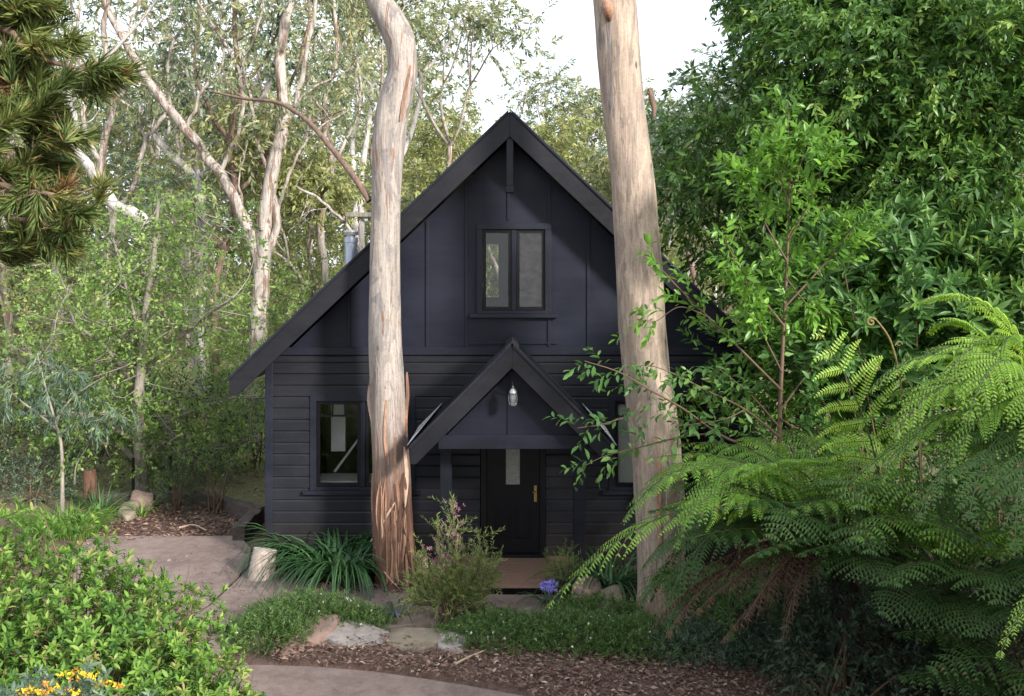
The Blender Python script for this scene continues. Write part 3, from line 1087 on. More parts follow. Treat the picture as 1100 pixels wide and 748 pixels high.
q.prism([(0, PAP + .05), (.09, PAP - .04), (.085, PAP - .05), (0, PAP + .035), (-.085, PAP - .05), (-.09, PAP - .04)], PF - .03, WY - .05)
q.build('ridge_capping', M['roof'], cot)

# flue
d = 16.0
fx = (377 - 550) / F * d
fl = MB().lathe([(.105, 3.5), (.105, 4.78), (.118, 4.785), (.118, 4.87), (.1, 4.875)], (fx, d, 0), 24).build('flue', M['flue'], cot)
MB().lathe([(.075, 4.874), (.075, 4.91), (.12, 4.912), (.125, 4.96), (.115, 4.985), (.04, 4.99)], (fx, d, 0), 24).build('flue_cap', M['steel'], fl)

# lantern
lt = thing('porch_lantern', 'small silver nautical lantern hanging in the porch gable', 'lantern', (.01, GY - .25, 2.6))
ly = GY - .27
MB().lathe([(.05, .0), (.055, .03), (.035, .045)], (.012, ly, 2.55), 16).build('lantern_base', M['steel'], lt, smooth=False)
MB().lathe([(.062, .185), (.066, .20), (.06, .23), (.04, .265), (.016, .285), (.018, .31), (.004, .32)], (.012, ly, 2.55), 16).build('lantern_cap', M['steel'], lt)
MB().lathe([(.042, .046), (.048, .11), (.042, .184)], (.012, ly, 2.55), 16).build('lantern_glass', M['lamp_glass'], lt)
mb = MB()
for k in range(6):
    a = k * PI / 3
    V, pl = tube([(.012 + .056 * math.cos(a), ly + .056 * math.sin(a), 2.57), (.012 + .066 * math.cos(a), ly + .066 * math.sin(a), 2.66), (.012 + .058 * math.cos(a), ly + .058 * math.sin(a), 2.745)], .005, 6)
    mb.np(V, pl)
mb.build('lantern_cage', M['steel'], lt)
V, pl = tube([(.012, GY + .03, 2.70), (.012, GY - .1, 2.78), (.012, ly, 2.91), (.012, ly, 2.86)], .013, 8)
MB().np(V, pl).build('bracket', M['iron'], lt)
lt.scale = (.82, .82, .82)

# ================================================================== BIG GUMS
def big_gum(name, label, prof, d, bark, seed, base_flare, limbs, crown_tips, top):
    """prof: rows (y, xleft, xright) in the photo at distance d"""
    prof = np.array(prof, float)
    z = CAMZ - (prof[:, 0] - HY) / F * d
    cx = ((prof[:, 1] + prof[:, 2]) / 2 - 550) / F * d
    rad = (prof[:, 2] - prof[:, 1]) / 2 / F * d
    pts = np.column_stack([cx, np.full(len(z), d), z])[::-1]
    rad = rad[::-1]
    pts = np.vstack([[pts[0, 0], d, -.15], pts, np.array(top)[:, :3]])
    rad = np.concatenate([[rad[0] * base_flare], rad, np.array(top)[:, 3]])
    t = thing(name, label, 'tree', (pts[0, 0], d, 0))
    n, S = 260, 48
    pp = resample(pts, n)
    rr_ = resample(np.column_stack([rad, rad, rad]), n)[:, 0]
    V, pl = tube(pp, rr_, S)
    V = V.reshape(n, S, 3)
    for i in range(n):
        c = pp[i]
        zf = max(0., 1 - c[2] / 2.2)
        for k in range(S):
            dv = V[i, k] - c
            a = k / S * 6.28
            e = .05 * noise.noise((math.cos(a) * 1.6, math.sin(a) * 1.6, c[2] * .9 + seed)) + .022 * noise.noise((math.cos(a) * 5, math.sin(a) * 5, c[2] * 2.2 + seed))
            e += zf * (.10 * noise.noise((math.cos(a) * 4.5, math.sin(a) * 4.5, c[2] * .5 + seed)) + .05 * noise.noise((math.cos(a) * 11, math.sin(a) * 11, c[2] * 1.6)))
            V[i, k] = c + dv * (1 + e)
    T = Tubes()
    T.V.append(V.reshape(-1, 3)); T.Q.append(pl[0]); T.N = n * S
    for lp, r0, r1 in limbs:
        q = resample(lp, 24)
        w = np.array([[noise.noise((u * .5 + seed, 1.3, j)) for j in range(3)] for u in range(24)]) * .05
        T.add(q + w * np.linspace(0, 1, 24)[:, None], np.linspace(r0, r1, 24), 10)
    link('trunk', T.mesh('trunk'), bark, t)
    return t, T


LG = [(0, 393, 421), (20, 402, 434), (40, 412, 445), (60, 416, 448), (80, 416, 448), (100, 410, 444), (120, 404, 439), (150, 400, 435), (200, 399, 431), (250, 398, 430), (300, 397, 430),
      (350, 396, 431), (400, 397, 434), (450, 398, 437), (500, 400, 440), (550, 399, 442), (590, 401, 445), (615, 402, 448), (628, 400, 452)]
dL = 13.2
tl = P(406, 0, dL)
topL = [(tl[0] - .35, dL, tl[2] + .7, .18), (tl[0] - .9, dL + .2, tl[2] + 1.7, .16), (tl[0] - 1.2, dL + .3, tl[2] + 3.0, .11), (tl[0] - 1.6, dL + .2, tl[2] + 4.4, .05)]
limbsL = [([(tl[0] - .9, dL + .2, tl[2] + 1.7), (tl[0] + .2, dL + .6, tl[2] + 2.8), (tl[0] + .9, dL + .7, tl[2] + 4.2)], .1, .03),
          ([(tl[0] - 1.1, dL + .3, tl[2] + 2.6), (tl[0] - 2.4, dL - .2, tl[2] + 3.6), (tl[0] - 3.3, dL, tl[2] + 4.4)], .08, .03)]
tL, _ = big_gum('gum_tree', 'tall grey and rust barked gum trunk in front of the left window', LG, dL, M['bark_left'], 3.3, 1.12, limbsL, None, topL)
BT = Tubes()
for pl_, r0_, r1_ in (([(397, 216, 0), (380, 190, .1), (355, 158, .4), (330, 130, .8), (300, 111, 1.2), (262, 106, 1.5), (225, 98, 1.7)], .05, .018), ([(332, 132, .8), (345, 128, 1.), (370, 118, 1.4)], .02, .008), ([(360, 165, .4), (352, 140, .6), (358, 120, .8)], .015, .006), ([(262, 106, 1.5), (245, 90, 1.6), (238, 70, 1.6)], .015, .006)):
    BT.add(resample([P(x_, y_, dL + o_) for x_, y_, o_ in pl_], 30), np.linspace(r0_, r1_, 30), 9)
link('branch', BT.mesh('branch'), M['bark_brown'], tL)
r = rng(11)


def blob_points(r, c, rad, n):
    q = nrm(r.normal(size=(n, 3))) * (r.random(n) ** .4)[:, None]
    return np.array(c) + q * np.array(rad), nrm(q + .25 * r.normal(size=q.shape))


parts = []
for c in [(tl[0] - 1.6, dL, tl[2] + 4.6), (tl[0] + 1., dL + .7, tl[2] + 4.4), (tl[0] - 3.3, dL, tl[2] + 4.6)]:
    O, D = blob_points(r, c, (1.3, 1.3, .8), 90)
    parts.append(sprays(O, D, 10, .5, .14, .028, r, 40, .9, .4, .1))
leaf_obj('crown', parts, M['l_gum'], tL)
# loose bark strips hanging on the trunk
def strip(parent, pix, d, w, mat, prof, th=.008):
    pts = []
    for x, y in resample(np.array(pix, float), 16):
        pr = np.array(prof, float)
        cx_, hw_ = np.interp(y, pr[:, 0], (pr[:, 1] + pr[:, 2]) / 2), np.interp(y, pr[:, 0], (pr[:, 2] - pr[:, 1]) / 2)
        dx_ = min(1., abs(x - cx_) / hw_)
        pts.append(P(x, y, d - math.sqrt(max(0, 1 - dx_ * dx_)) * hw_ / F * d - .010))
    mb = MB()
    vs = []
    for i, p in enumerate(pts):
        t = i / 15
        ww = w * (1 - .6 * abs(2 * t - 1) ** 3) * .5 / F * d
        tw = .5 * math.sin(3 * t + pix[0][0])
        vs += [(p[0] - ww * math.cos(tw), p[1] - ww * math.sin(tw), p[2]), (p[0] + ww * math.cos(tw), p[1] + ww * math.sin(tw), p[2]),
               (p[0] + ww * math.cos(tw), p[1] + ww * math.sin(tw) + th, p[2]), (p[0] - ww * math.cos(tw), p[1] - ww * math.sin(tw) + th, p[2])]
    fs = []
    for i in range(15):
        b = 4 * i
        for k in range(4):
            fs.append((b + k, b + (k + 1) % 4, b + 4 + (k + 1) % 4, b + 4 + k))
    mb.add(vs, fs)
    return mb.build('bark_strip', mat, parent)


M['strip'] = plain('peeling_bark', (.27, .15, .095), .85, nscale=8, namt=.45, stretch=(5, 5, 1))
M['strip3'] = plain('dark_fibrous_bark', (.10, .052, .035), .9, nscale=9, namt=.5, stretch=(5, 5, 1))
M['strip2'] = plain('pale_peeling_bark', (.42, .30, .22), .85, nscale=8, namt=.35, stretch=(5, 5, 1))
for pix, w, m in [([(398, 405), (396, 430), (400, 455), (404, 480)], 4, 'strip2'), ([(437, 400), (438, 425), (436, 450), (437, 470)], 5, 'strip'), 
                  ([(410, 548), (412, 575), (411, 600), (412, 618)], 5, 'strip2'), ([(424, 540), (412, 560), (398, 582)], 3.4, 'strip2'), ([(402, 585), (412, 612), (430, 634)], 3, 'strip2'),
                  ([(425, 470), (424, 500), (427, 530), (425, 560)], 6, 'strip'), ([(434, 480), (437, 510), (435, 545)], 5, 'strip2'), ([(415, 430), (414, 470), (417, 500)], 5, 'strip'),
                  ([(408, 520), (406, 550), (409, 580)], 6, 'strip'), ([(438, 545), (441, 575), (445, 610)], 5, 'strip'), ([(421, 570), (423, 600), (420, 625)], 6, 'strip'),
                  ([(430, 130), (437, 90), (441, 70)], 5, 'strip'), ([(405, 155), (408, 120), (412, 108)], 5, 'strip')]:
    strip(tL, pix, dL, w * .8, M[m], LG)

rs = rng(19)
for k in range(46):
    y0 = 505 + 95 * rs.random()
    h = 30 + 60 * rs.random()
    cx_ = 421 + 22 * (2 * rs.random() - 1)
    strip(tL, [(cx_, y0), (cx_ + 2 * rs.normal(), y0 + h * .5), (cx_ + 2.5 * rs.normal(), min(628, y0 + h))], dL, 1.4 + 2.2 * rs.random(), M[('strip', 'strip3', 'strip3', 'strip3')[rs.integers(4)]], LG)

RG = [(0, 637, 683), (50, 641, 687), (100, 645, 691), (150, 651, 697), (200, 657, 704), (250, 660, 708), (300, 662, 712), (350, 664, 715), (400, 669, 720), (450, 674, 728), (500, 680, 733), (550, 683, 735),
      (600, 685, 733), (630, 686, 733), (655, 683, 736), (668, 677, 742)]
dR = 12.0
tr_ = P(660, 0, dR)
topR = [(tr_[0] - .12, dR, tr_[2] + 1.2, .26), (tr_[0] - .3, dR, tr_[2] + 2.6, .22), (tr_[0] - .3, dR + .2, tr_[2] + 4.2, .15), (tr_[0] - .1, dR + .2, tr_[2] + 5.6, .06)]
limbsR = [([(tr_[0] - .25, dR, tr_[2] + 2.2), (tr_[0] + 1.2, dR + .5, tr_[2] + 3.6), (tr_[0] + 2., dR + .6, tr_[2] + 5)], .12, .03),
          ([(tr_[0] - .3, dR, tr_[2] + 2.8), (tr_[0] - 1.7, dR + .6, tr_[2] + 4.2), (tr_[0] - 2.2, dR + .5, tr_[2] + 5.2)], .1, .03)]
tR, _ = big_gum('gum_tree', 'tall smooth tan gum trunk in front of the right window', RG, dR, M['bark_right'], 8.1, 1.25, limbsR, None, topR)
parts = []
for c in [(tr_[0] - .1, dR, tr_[2] + 6), (tr_[0] + 2., dR + .6, tr_[2] + 5.4), (tr_[0] - 2.3, dR + .5, tr_[2] + 5.5)]:
    O, D = blob_points(r, c, (1.3, 1.3, .8), 90)
    parts.append(sprays(O, D, 10, .5, .14, .028, r, 40, .9, .4, .1))
leaf_obj('crown', parts, M['l_gum'], tR)
strip(tR, [(706, 470), (709, 510), (707, 550), (710, 590)], dR, 5, M['strip'], RG)
strip(tR, [(716, 480), (718, 520), (717, 560)], dR, 6, M['strip2'], RG)
strip(tR, [(726, 470), (729, 520), (728, 575)], dR, 4, M['strip2'], RG)
MB().np(*tube([P(651, 2, dR - .25), P(653, 10, dR - .32), P(654, 22, dR - .25)], [.05, .085, .03], 10)).build('knot', M['strip'], tR, smooth=True)
MB().np(*tube([P(697, 95, dR), P(700, 105, dR), P(703, 118, dR - .02), P(700, 130, dR)], [.02, .04, .035, .01], 8)).build('branch_stub', M['bark_brown'], tR, smooth=True)

# ================================================================== GENERIC TREES
def grow(r, start, dr, length, r0, depth, T, tips, nseg=6, wig=.18, up=.12, split=(2, 3), ang=35, ratio=.72, sides=8, taper=.6):
    d_ = np.array(dr, float) / np.linalg.norm(dr)
    pts = [np.array(start, float)]
    seg = length / nseg
    for i in range(nseg):
        d_ = d_ + wig * r.normal(size=3) + np.array([0, 0, up])
        d_ /= np.linalg.norm(d_)
        pts.append(pts[-1] + d_ * seg)
    r1 = r0 * taper
    T.add(resample(pts, nseg * 2), np.linspace(r0, r1, nseg * 2), sides)
    if depth == 0:
        tips.append((pts[-1], d_.copy()))
        tips.append((pts[-2], nrm(d_ + .5 * r.normal(size=3))))
        return
    nb = r.integers(split[0], split[1] + 1)
    ph = r.random() * 6.28
    for k in range(nb):
        q = perp(d_[None], r)[0]
        q2 = np.cross(d_, q)
        a = ph + k * 6.28 / nb + .4 * r.normal()
        s = math.cos(a) * q + math.sin(a) * q2
        an = math.radians(ang * (.6 + .8 * r.random()))
        grow(r, pts[-1], d_ * math.cos(an) + s * math.sin(an), length * ratio * (.75 + .5 * r.random()), r1 * .8, depth - 1, T, tips, max(3, nseg - 1), wig, up, split, ang, ratio, max(4, sides - 2), taper)
    if depth <= 2 and r.random() < .6:
        i = len(pts) // 2
        s = perp(d_[None], r)[0]
        grow(r, pts[i], d_ * .6 + s * .8, length * ratio * .6, r1 * .5, max(0, depth - 2), T, tips, 4, wig, up, split, ang, ratio, 5, taper)


def gum(name, label, base, h, seed, leafm, barkm, lean=(0, 0), r0=.2, dens=1., leafL=.19, depth=4, first=.36, group=None, ang=36, spread=.66, per=13, nsp=12, gaps=.56, up=.10, cat='tree'):
    r = rng(seed)
    T, tips = Tubes(), []
    t = thing(name, label, cat, base, group)
    grow(r, base, (lean[0], lean[1], 1), h * first, r0, depth, T, tips, 7, .11, up, (2, 3), ang, .74, 10, .68)
    link('trunk', T.mesh('trunk'), barkm, t)
    tp = np.array([q[0] for q in tips])
    td = np.array([q[1] for q in tips])
    keep = r.random(len(tp)) < gaps
    tp, td = tp[keep], td[keep]
    k = max(1, int(round(nsp * dens)))
    O = np.repeat(tp, k, 0) + spread * r.normal(size=(len(tp) * k, 3)) * np.array([.75, .75, .42])
    D = nrm(np.repeat(td, k, 0) * .5 + r.normal(size=(len(tp) * k, 3)) + np.array([0, 0, .1]))
    leaf_obj('crown', [sprays(O, D, per, spread * .8, leafL, leafL * .33, r, 50, .6, .35, .15, tint_spread=.16)], leafm, t)
    return t, tips


exec_gums = [
    # label, px base, d, height, seed, leaf, bark, lean, r0, kw
    ('slender gum with pale trunk rising behind the pine branches', 60, 29, 15, 101, 'l_gumdark', 'bark_white', (.05, 0), .17, {}),
    ('blue green gum crown against the sky above the leaning white trunk', 135, 33, 17, 102, 'l_gumdark', 'bark_far', (0, 0), .2, {}),
    ('tall gum with thin brown limbs left of the forked trunk', 205, 36, 18, 103, 'l_gum', 'bark_far', (.05, 0), .18, {}),
    ('tall gum whose grey green crown fills the sky left of the bent grey trunk', 345, 31, 18, 104, 'l_gum', 'bark_white', (.04, 0), .2, {}),
    ('gum with olive crown showing right of the bent grey trunk', 428, 30, 13.5, 105, 'l_gum', 'bark_far', (-.02, 0), .2, {}),
    ('yellow green gum filling the gap beside the left roof slope', 476, 36, 9.6, 106, 'l_gum2', 'bark_far', (.05, 0), .18, {}),
    ('round topped gum standing behind the gable peak', 572, 38, 11.0, 107, 'l_gum', 'bark_far', (0, 0), .18, {}),
    ('yellow green gum just behind the right roof slope', 540, 33, 8.6, 108, 'l_gum2', 'bark_far', (.02, 0), .16, {}),
    ('pale gum between the gable and the smooth tan trunk', 620, 36, 9.4, 109, 'l_gum2', 'bark_white', (.03, 0), .16, {}),
    ('low olive gum seen just right of the smooth tan trunk', 715, 34, 8.6, 110, 'l_gum', 'bark_white', (.0, 0), .16, {}),
    ('gum with ochre leaves low behind the chimney flue', 365, 27, 8, 111, 'l_gum2', 'bark_far', (.0, 0), .12, {}),
    ('bushy olive gum at the far left edge of the clearing', 12, 26, 9.5, 112, 'l_gum', 'bark_far', (.05, 0), .15, {}),
    ('olive gum filling the gap left of the forked trunk', 215, 34, 9.5, 113, 'l_gum', 'bark_far', (.05, 0), .13, {}),
    ('gum with sparse crown behind the right roof edge', 775, 30, 8.5, 114, 'l_gum2', 'bark_white', (.05, 0), .13, {}),
]
for lab, px, d, h, sd, lf, bk, lean, r0, kw in exec_gums:
    gum('gum_tree', lab, ((px - 550) / F * d, d, .1 + max(0, d - 26) * .03), h, sd, M[lf], M[bk], lean, r0, group='gums standing behind the cottage', **kw)


def traced(name, label, d, limbs, bark, leafm=None, sprayspts=None, seed=1, cat='tree', group=None, leafL=.16):
    """limbs: (pixel polyline with optional depth offsets, r0, r1)"""
    first = limbs[0][0][0]
    base = P(first[0], first[1], d)
    t = thing(name, label, cat, (base[0], base[1], max(0, base[2])), group)
    r = rng(seed)
    T = Tubes()
    ends = []
    for pl, r0, r1 in limbs:
        pts = np.array([P(q[0], q[1], d + (q[2] if len(q) > 2 else 0)) for q in pl])
        n = 6 * len(pts)
        q = resample(pts, n)
        q = q + .035 * np.array([[noise.noise((u * .35 + seed, pl[0][0] * .1, j * 3.)) for j in range(3)] for u in range(n)]) * 2
        T.add(q, np.linspace(r0, r1, n), 9)
        for k in range(3):   # small side twigs
            i = int(n * (.45 + .18 * k))
            if r1 < .06:
                e = q[i] + np.array([r.normal() * .5, r.normal() * .5, .3 + .5 * r.random()])
                T.add(resample([q[i], (q[i] + e) / 2 + .1 * r.normal(size=3), e], 8), np.linspace(max(.012, r1 * .7), .006, 8), 5)
                ends.append(e)
        ends.append(q[-1])
    link('trunk', T.mesh('trunk'), bark, t)
    if leafm:
        ends = np.array(ends)
        k = 9
        O = np.repeat(ends, k, 0) + .4 * r.normal(size=(len(ends) * k, 3))
        leaf_obj('crown', [sprays(O, nrm(r.normal(size=O.shape) + np.array([0, 0, .2])), 11, .55, leafL * 1.1, leafL * .33, r, 45, .7, .35, .4)], leafm, t)
    return t


dG = 24.
traced('forked_gum_tree', 'pinkish gum with several twisting limbs left of the bent grey trunk', dG,
       [([(272, 480), (276, 390), (281, 300), (284, 240), (296, 170), (306, 120), (301, 60), (314, -10), (320, -60)], .25, .09),
        ([(281, 288), (262, 236), (236, 186), (200, 140), (166, 96), (146, 66, .5), (118, 15, 1), (100, -30, 1)], .16, .07),
        ([(284, 282), (297, 236), (290, 190), (300, 150), (320, 105), (331, 50), (340, -20)], .11, .05),
        ([(297, 236), (306, 200), (320, 165), (346, 136), (372, 120)], .05, .02),
        ([(236, 186), (252, 150), (262, 110), (250, 60), (222, 20), (205, -20)], .06, .025),
        ([(290, 190), (276, 150), (270, 110), (262, 70), (280, 20), (282, -30)], .05, .02),
        ([(200, 140), (216, 100), (240, 66), (232, 25)], .045, .02),
        ([(262, 236), (258, 190), (266, 150)], .035, .012),
        ([(306, 120), (330, 100), (362, 82), (390, 60)], .04, .015)], M['bark_far'], M['l_gum'], seed=31)
traced('slender_gum_tree', 'slender brown limbed gum just left of the pinkish forked gum', 24.5,
       [([(236, 440), (230, 330), (240, 270), (253, 212), (246, 150), (259, 92), (250, 22), (256, -30)], .10, .05), ([(246, 150), (226, 122), (210, 72), (216, 10), (206, -30)], .06, .03), ([(253, 212), (276, 182), (292, 148), (312, 92), (332, 20), (328, -20)], .06, .03),
        ([(240, 270), (216, 236), (190, 216), (160, 205)], .05, .02), ([(259, 92), (280, 70), (300, 30), (296, -10)], .04, .02), ([(230, 330), (212, 296), (206, 260), (186, 240)], .05, .02)], M['bark_brown'], M['l_gumdark'], seed=35)
traced('slender_gum_tree', 'slender pale gum with zigzag limbs behind the pine branches', 25.,
       [([(122, 430), (113, 310), (121, 232), (108, 172), (123, 112), (112, 42), (120, -30)], .13, .06), ([(108, 172), (90, 140), (96, 90), (80, 50), (86, 0)], .07, .03), ([(121, 232), (146, 196), (156, 150), (180, 118), (182, 60), (200, 20)], .08, .03),
        ([(123, 112), (140, 80), (136, 40), (150, 0)], .05, .02), ([(156, 150), (150, 120), (160, 90)], .04, .015)], M['bark_far'], M['l_gum'], seed=36)
traced('slender_gum_tree', 'slender pale gum with bare limbs close behind the bent grey trunk', 26.,
       [([(352, 430), (350, 300), (344, 240), (356, 180), (348, 120), (362, 60), (356, -20)], .12, .05), ([(356, 180), (372, 150), (388, 110), (384, 60)], .06, .03), ([(344, 240), (326, 210), (322, 170), (334, 120), (326, 70)], .06, .03), ([(348, 120), (330, 90), (338, 40), (326, 0)], .05, .02)], M['bark_far'], M['l_gum'], seed=37)
traced('dead_tree', 'bleached white dead trunk leaning over the left tree', 21.,
       [([(158, 245), (146, 231), (124, 220), (98, 182), (76, 150), (60, 132), (28, 122)], .16, .06), ([(84, 162), (82, 140), (76, 112), (72, 85)], .09, .03), ([(62, 134), (58, 115), (56, 90)], .06, .03)], M['bark_white'], seed=32)
traced('white_gum_tree', 'bone white gum limb curving behind the forked trunk', 25.5,
       [([(214, 420), (214, 300), (216, 230), (214, 195), (196, 178), (170, 150), (158, 132), (150, 118)], .17, .07), ([(216, 190), (236, 178), (256, 160), (264, 132), (288, 92), (300, 60)], .14, .05),
        ([(176, 158), (182, 135), (170, 112)], .06, .02), ([(214, 195), (212, 160), (216, 125), (206, 90), (190, 60)], .07, .03)], M['bark_white'], M['l_gumdark'], seed=33)
traced('dead_branch', 'thin bleached branch fallen across the view beside the flue', 22.,
       [([(318, 200), (350, 221), (376, 246), (392, 280), (398, 330)], .03, .045), ([(352, 222), (330, 230), (310, 250)], .014, .006)], M['bark_far'], seed=34, cat='branch')
# utility pole with crossarm
t = thing('utility_pole', 'pale pole with a horizontal crossarm just above the flue', 'pole', P(388, 480, 26.))
MB().np(*tube([P(388, 480, 26.), P(388, 222, 26.)], [.12, .09], 12)).build('pole', M['bark_white'], t)
pa, pb = P(372, 231, 25.85), P(443, 231, 25.85)
MB().box(pa[0], pb[0], 25.72, 25.86, pa[2] - .06, pa[2] + .06).build('crossarm', M['bark_grey'], t, bevel=.01)

# the far wood: one mass of crowns and pale stems closing the view
def far_wood():
    r = rng(77)
    parts = []
    T = Tubes()
    for i in range(210):
        x = -48 + 96 * r.random()
        y = 42 + 22 * r.random()
        px = 550 + x / y * F
        top = 9.5 + 3.5 * r.random()
        if px < 470:
            top += 5
        elif px > 640:
            top -= 1.0
        top *= .8 + .4 * r.random()
        if 465 < px < 820:
            top = min(top, 7.6 + .8 * r.random())
        zb = .035 * (y - 26)
        if i % 4 == 0:
            T.add(resample([(x, y, zb), (x + .4 * r.normal(), y, zb + top * .5), (x + .8 * r.normal(), y, zb + top * .92)], 8), np.linspace(.17, .05, 8), 6)
        nb = 9
        for k in range(nb):
            hh = top * (.12 + .88 * (k + r.random()) / nb)
            c = (x + 1.5 * r.normal(), y + 1.2 * r.normal(), zb + hh)
            O, D = blob_points(r, c, (1.5, 1.5, .95), 34)
            parts.append(sprays(O, D, 7, .9, .32, .13, r, 50, .45, .3, .15, tint_spread=.16))
    o = leaf_obj('forest', parts, M['l_gum'], None)
    tag(o, 'far wood of pale gum crowns closing the view behind everything', None, kind='stuff')
    o2 = link('forest_stems', T.mesh('forest_stems'), M['bark_far'])
    tag(o2, 'far pale gum stems standing in the wood behind the clearing', None, kind='stuff')


far_wood()

# ---- fresh green tree at the left of the cottage
def left_tree():
    r = rng(41)
    d = 18.6
    base = G(152, 530)
    t = thing('broadleaf_tree', 'fresh green spreading tree with low grey limbs left of the cottage', 'tree', base)
    T, tips = Tubes(), []
    limbs = [([(152, 532), (151, 490), (148, 440), (152, 390), (157, 330), (165, 280), (170, 215)], .14, .03), ([(151, 500), (130, 480), (95, 470), (60, 452), (25, 430)], .07, .02), ([(151, 478), (125, 462), (98, 448), (60, 440)], .05, .02),
             ([(150, 440), (135, 400), (110, 370), (80, 345), (72, 310)], .06, .02), ([(152, 400), (185, 370), (215, 345), (250, 320)], .05, .018), ([(148, 450), (142, 400), (146, 350), (130, 290), (120, 250)], .05, .018),
             ([(155, 345), (190, 310), (220, 265), (235, 235)], .04, .015), ([(151, 470), (190, 450), (240, 430), (280, 425)], .05, .018), ([(150, 505), (170, 480), (190, 470)], .04, .012),
             ([(152, 500), (178, 492), (215, 486), (262, 478)], .045, .015), ([(157, 330), (130, 310), (95, 295), (45, 280)], .04, .015), ([(152, 390), (115, 400), (60, 395), (10, 370)], .04, .015)]
    anchors, dirs = [], []
    for pl, r0, r1 in limbs:
        off = r.normal() * .9
        pts = [P(x, y, d + off * i / len(pl)) for i, (x, y) in enumerate(pl)]
        q = resample(pts, 6 * len(pl))
        T.add(q, np.linspace(r0, r1, len(q)), 9)
        for i in range(len(q) // 3, len(q)):
            for k in range(2):
                s = nrm(r.normal(size=3) * np.array([1, 1, .7]) + np.array([0, 0, .15]))
                L = .4 + .7 * r.random()
                e = q[i] + s * L
                T.add(resample([q[i], (q[i] + e) / 2 + .06 * r.normal(size=3), e], 5), np.linspace(.014, .005, 5), 4)
                for u in (.5, .75, 1.):
                    anchors.append(q[i] * (1 - u) + e * u)
                    dirs.append(s)
    link('trunk', T.mesh('trunk'), M['bark_grey'], t)
    O, D = np.array(anchors), np.array(dirs)
    k = 3
    O = np.repeat(O, k, 0) + .2 * r.normal(size=(len(O) * k, 3))
    D = nrm(np.repeat(D, k, 0) + .8 * r.normal(size=(len(D) * k, 3)))
    keep = r.random(len(O)) < .62
    leaf_obj('crown', [sprays(O[keep], D[keep], 9, .42, .085, .042, r, 60, .25, .25, .35, tint_spread=.22)], M['l_left'], t)


left_tree()


def bush(name, label, c, rad, n, per, twig, L, W, leafm, seed, cat='bush', group=None, kind='spray', flat=.0, ang=55, droop=.2, upn=.6, tmpl=LEAF4, stems=10, stemm=None, up=.3, shell=.5, tint_spread=.22):
    """mound of twigs on stems from the ground"""
    r = rng(seed)
    c = np.array(c, float)
    t = thing(name, label, cat, (c[0], c[1], 0), group)
    q = nrm(r.normal(size=(n, 3)))
    lump = np.array([1 + .28 * noise.noise((a[0] * 1.9 + seed, a[1] * 1.9, a[2] * 1.9)) + .12 * noise.noise((a[0] * 5 + seed, a[1] * 5, a[2] * 5)) for a in q])
    rho = (shell + (1 - shell) * r.random(n) ** .6) * lump
    O = c + q * rho[:, None] * np.array(rad)
    keep = O[:, 2] > .03
    O, q = O[keep], q[keep]
    D = nrm(q + np.array([0, 0, up]) + .35 * r.normal(size=q.shape))
    if kind == 'spray':
        p = sprays(O, D, per, twig, L, W, r, ang, droop, .2, upn, tmpl, tint_spread=tint_spread)
    else:
        p = rosettes(O, D, per, L, W, r, tmpl=tmpl, tint_spread=tint_spread)
    T = Tubes()
    for k in range(stems):
        e = O[r.integers(len(O))]
        b = np.array([c[0] + .18 * rad[0] * r.normal(), c[1] + .18 * rad[1] * r.normal(), 0.])
        m_ = (b + e) / 2 + np.array([0, 0, .12 * rad[2]])
        T.add(resample([b, m_, e], 8), np.linspace(.02, .006, 8), 5)
    link('stem', T.mesh('stem'), stemm or M['stem_brown'], t)
    o = leaf_obj('foliage', [p], leafm, t)
    return t, O, D


# understorey behind the left tree and around the clearing
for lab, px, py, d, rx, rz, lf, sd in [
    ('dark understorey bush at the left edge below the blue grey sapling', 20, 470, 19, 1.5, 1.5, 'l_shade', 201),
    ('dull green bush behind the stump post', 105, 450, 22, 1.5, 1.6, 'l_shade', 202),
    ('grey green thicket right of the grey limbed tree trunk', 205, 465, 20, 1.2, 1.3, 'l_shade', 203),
    ('bright leafy bush against the left corner of the cottage', 282, 452, 21, .9, 1.3, 'l_left', 204),
    ('olive bush behind the left eave of the cottage', 320, 390, 25, 2.4, 2.6, 'l_left', 205),
    ('broad olive bush far behind the grey limbed tree', 140, 400, 26, 3.0, 3.0, 'l_gum2', 206),
    ('pale olive bush behind the left roof slope', 340, 330, 28, 2.6, 2.6, 'l_gum2', 207),
    ('yellow olive bush seen through the gap at the right roof edge', 730, 330, 27, 2.2, 2.4, 'l_gum2', 208),
    ('shady green bush behind the right corner of the cottage', 840, 420, 17.5, 1.6, 2.2, 'l_dark', 209),
    ('broad olive bush at the far left behind the dark understorey', 20, 380, 25, 3.0, 3.4, 'l_gum2', 210),
    ('yellow green bush low behind the ridge of the cottage', 560, 240, 33, 4.2, 3.4, 'l_gum2', 211),
]:
    c = P(px, py, d)
    bush('bush', lab, c, (rx, rx, rz), int(330 * rx), 9, .5, .10 if d < 22 else .14, .04 if d < 22 else .045, M[lf], sd, shell=.35, stems=8, group='bushes around the clearing')

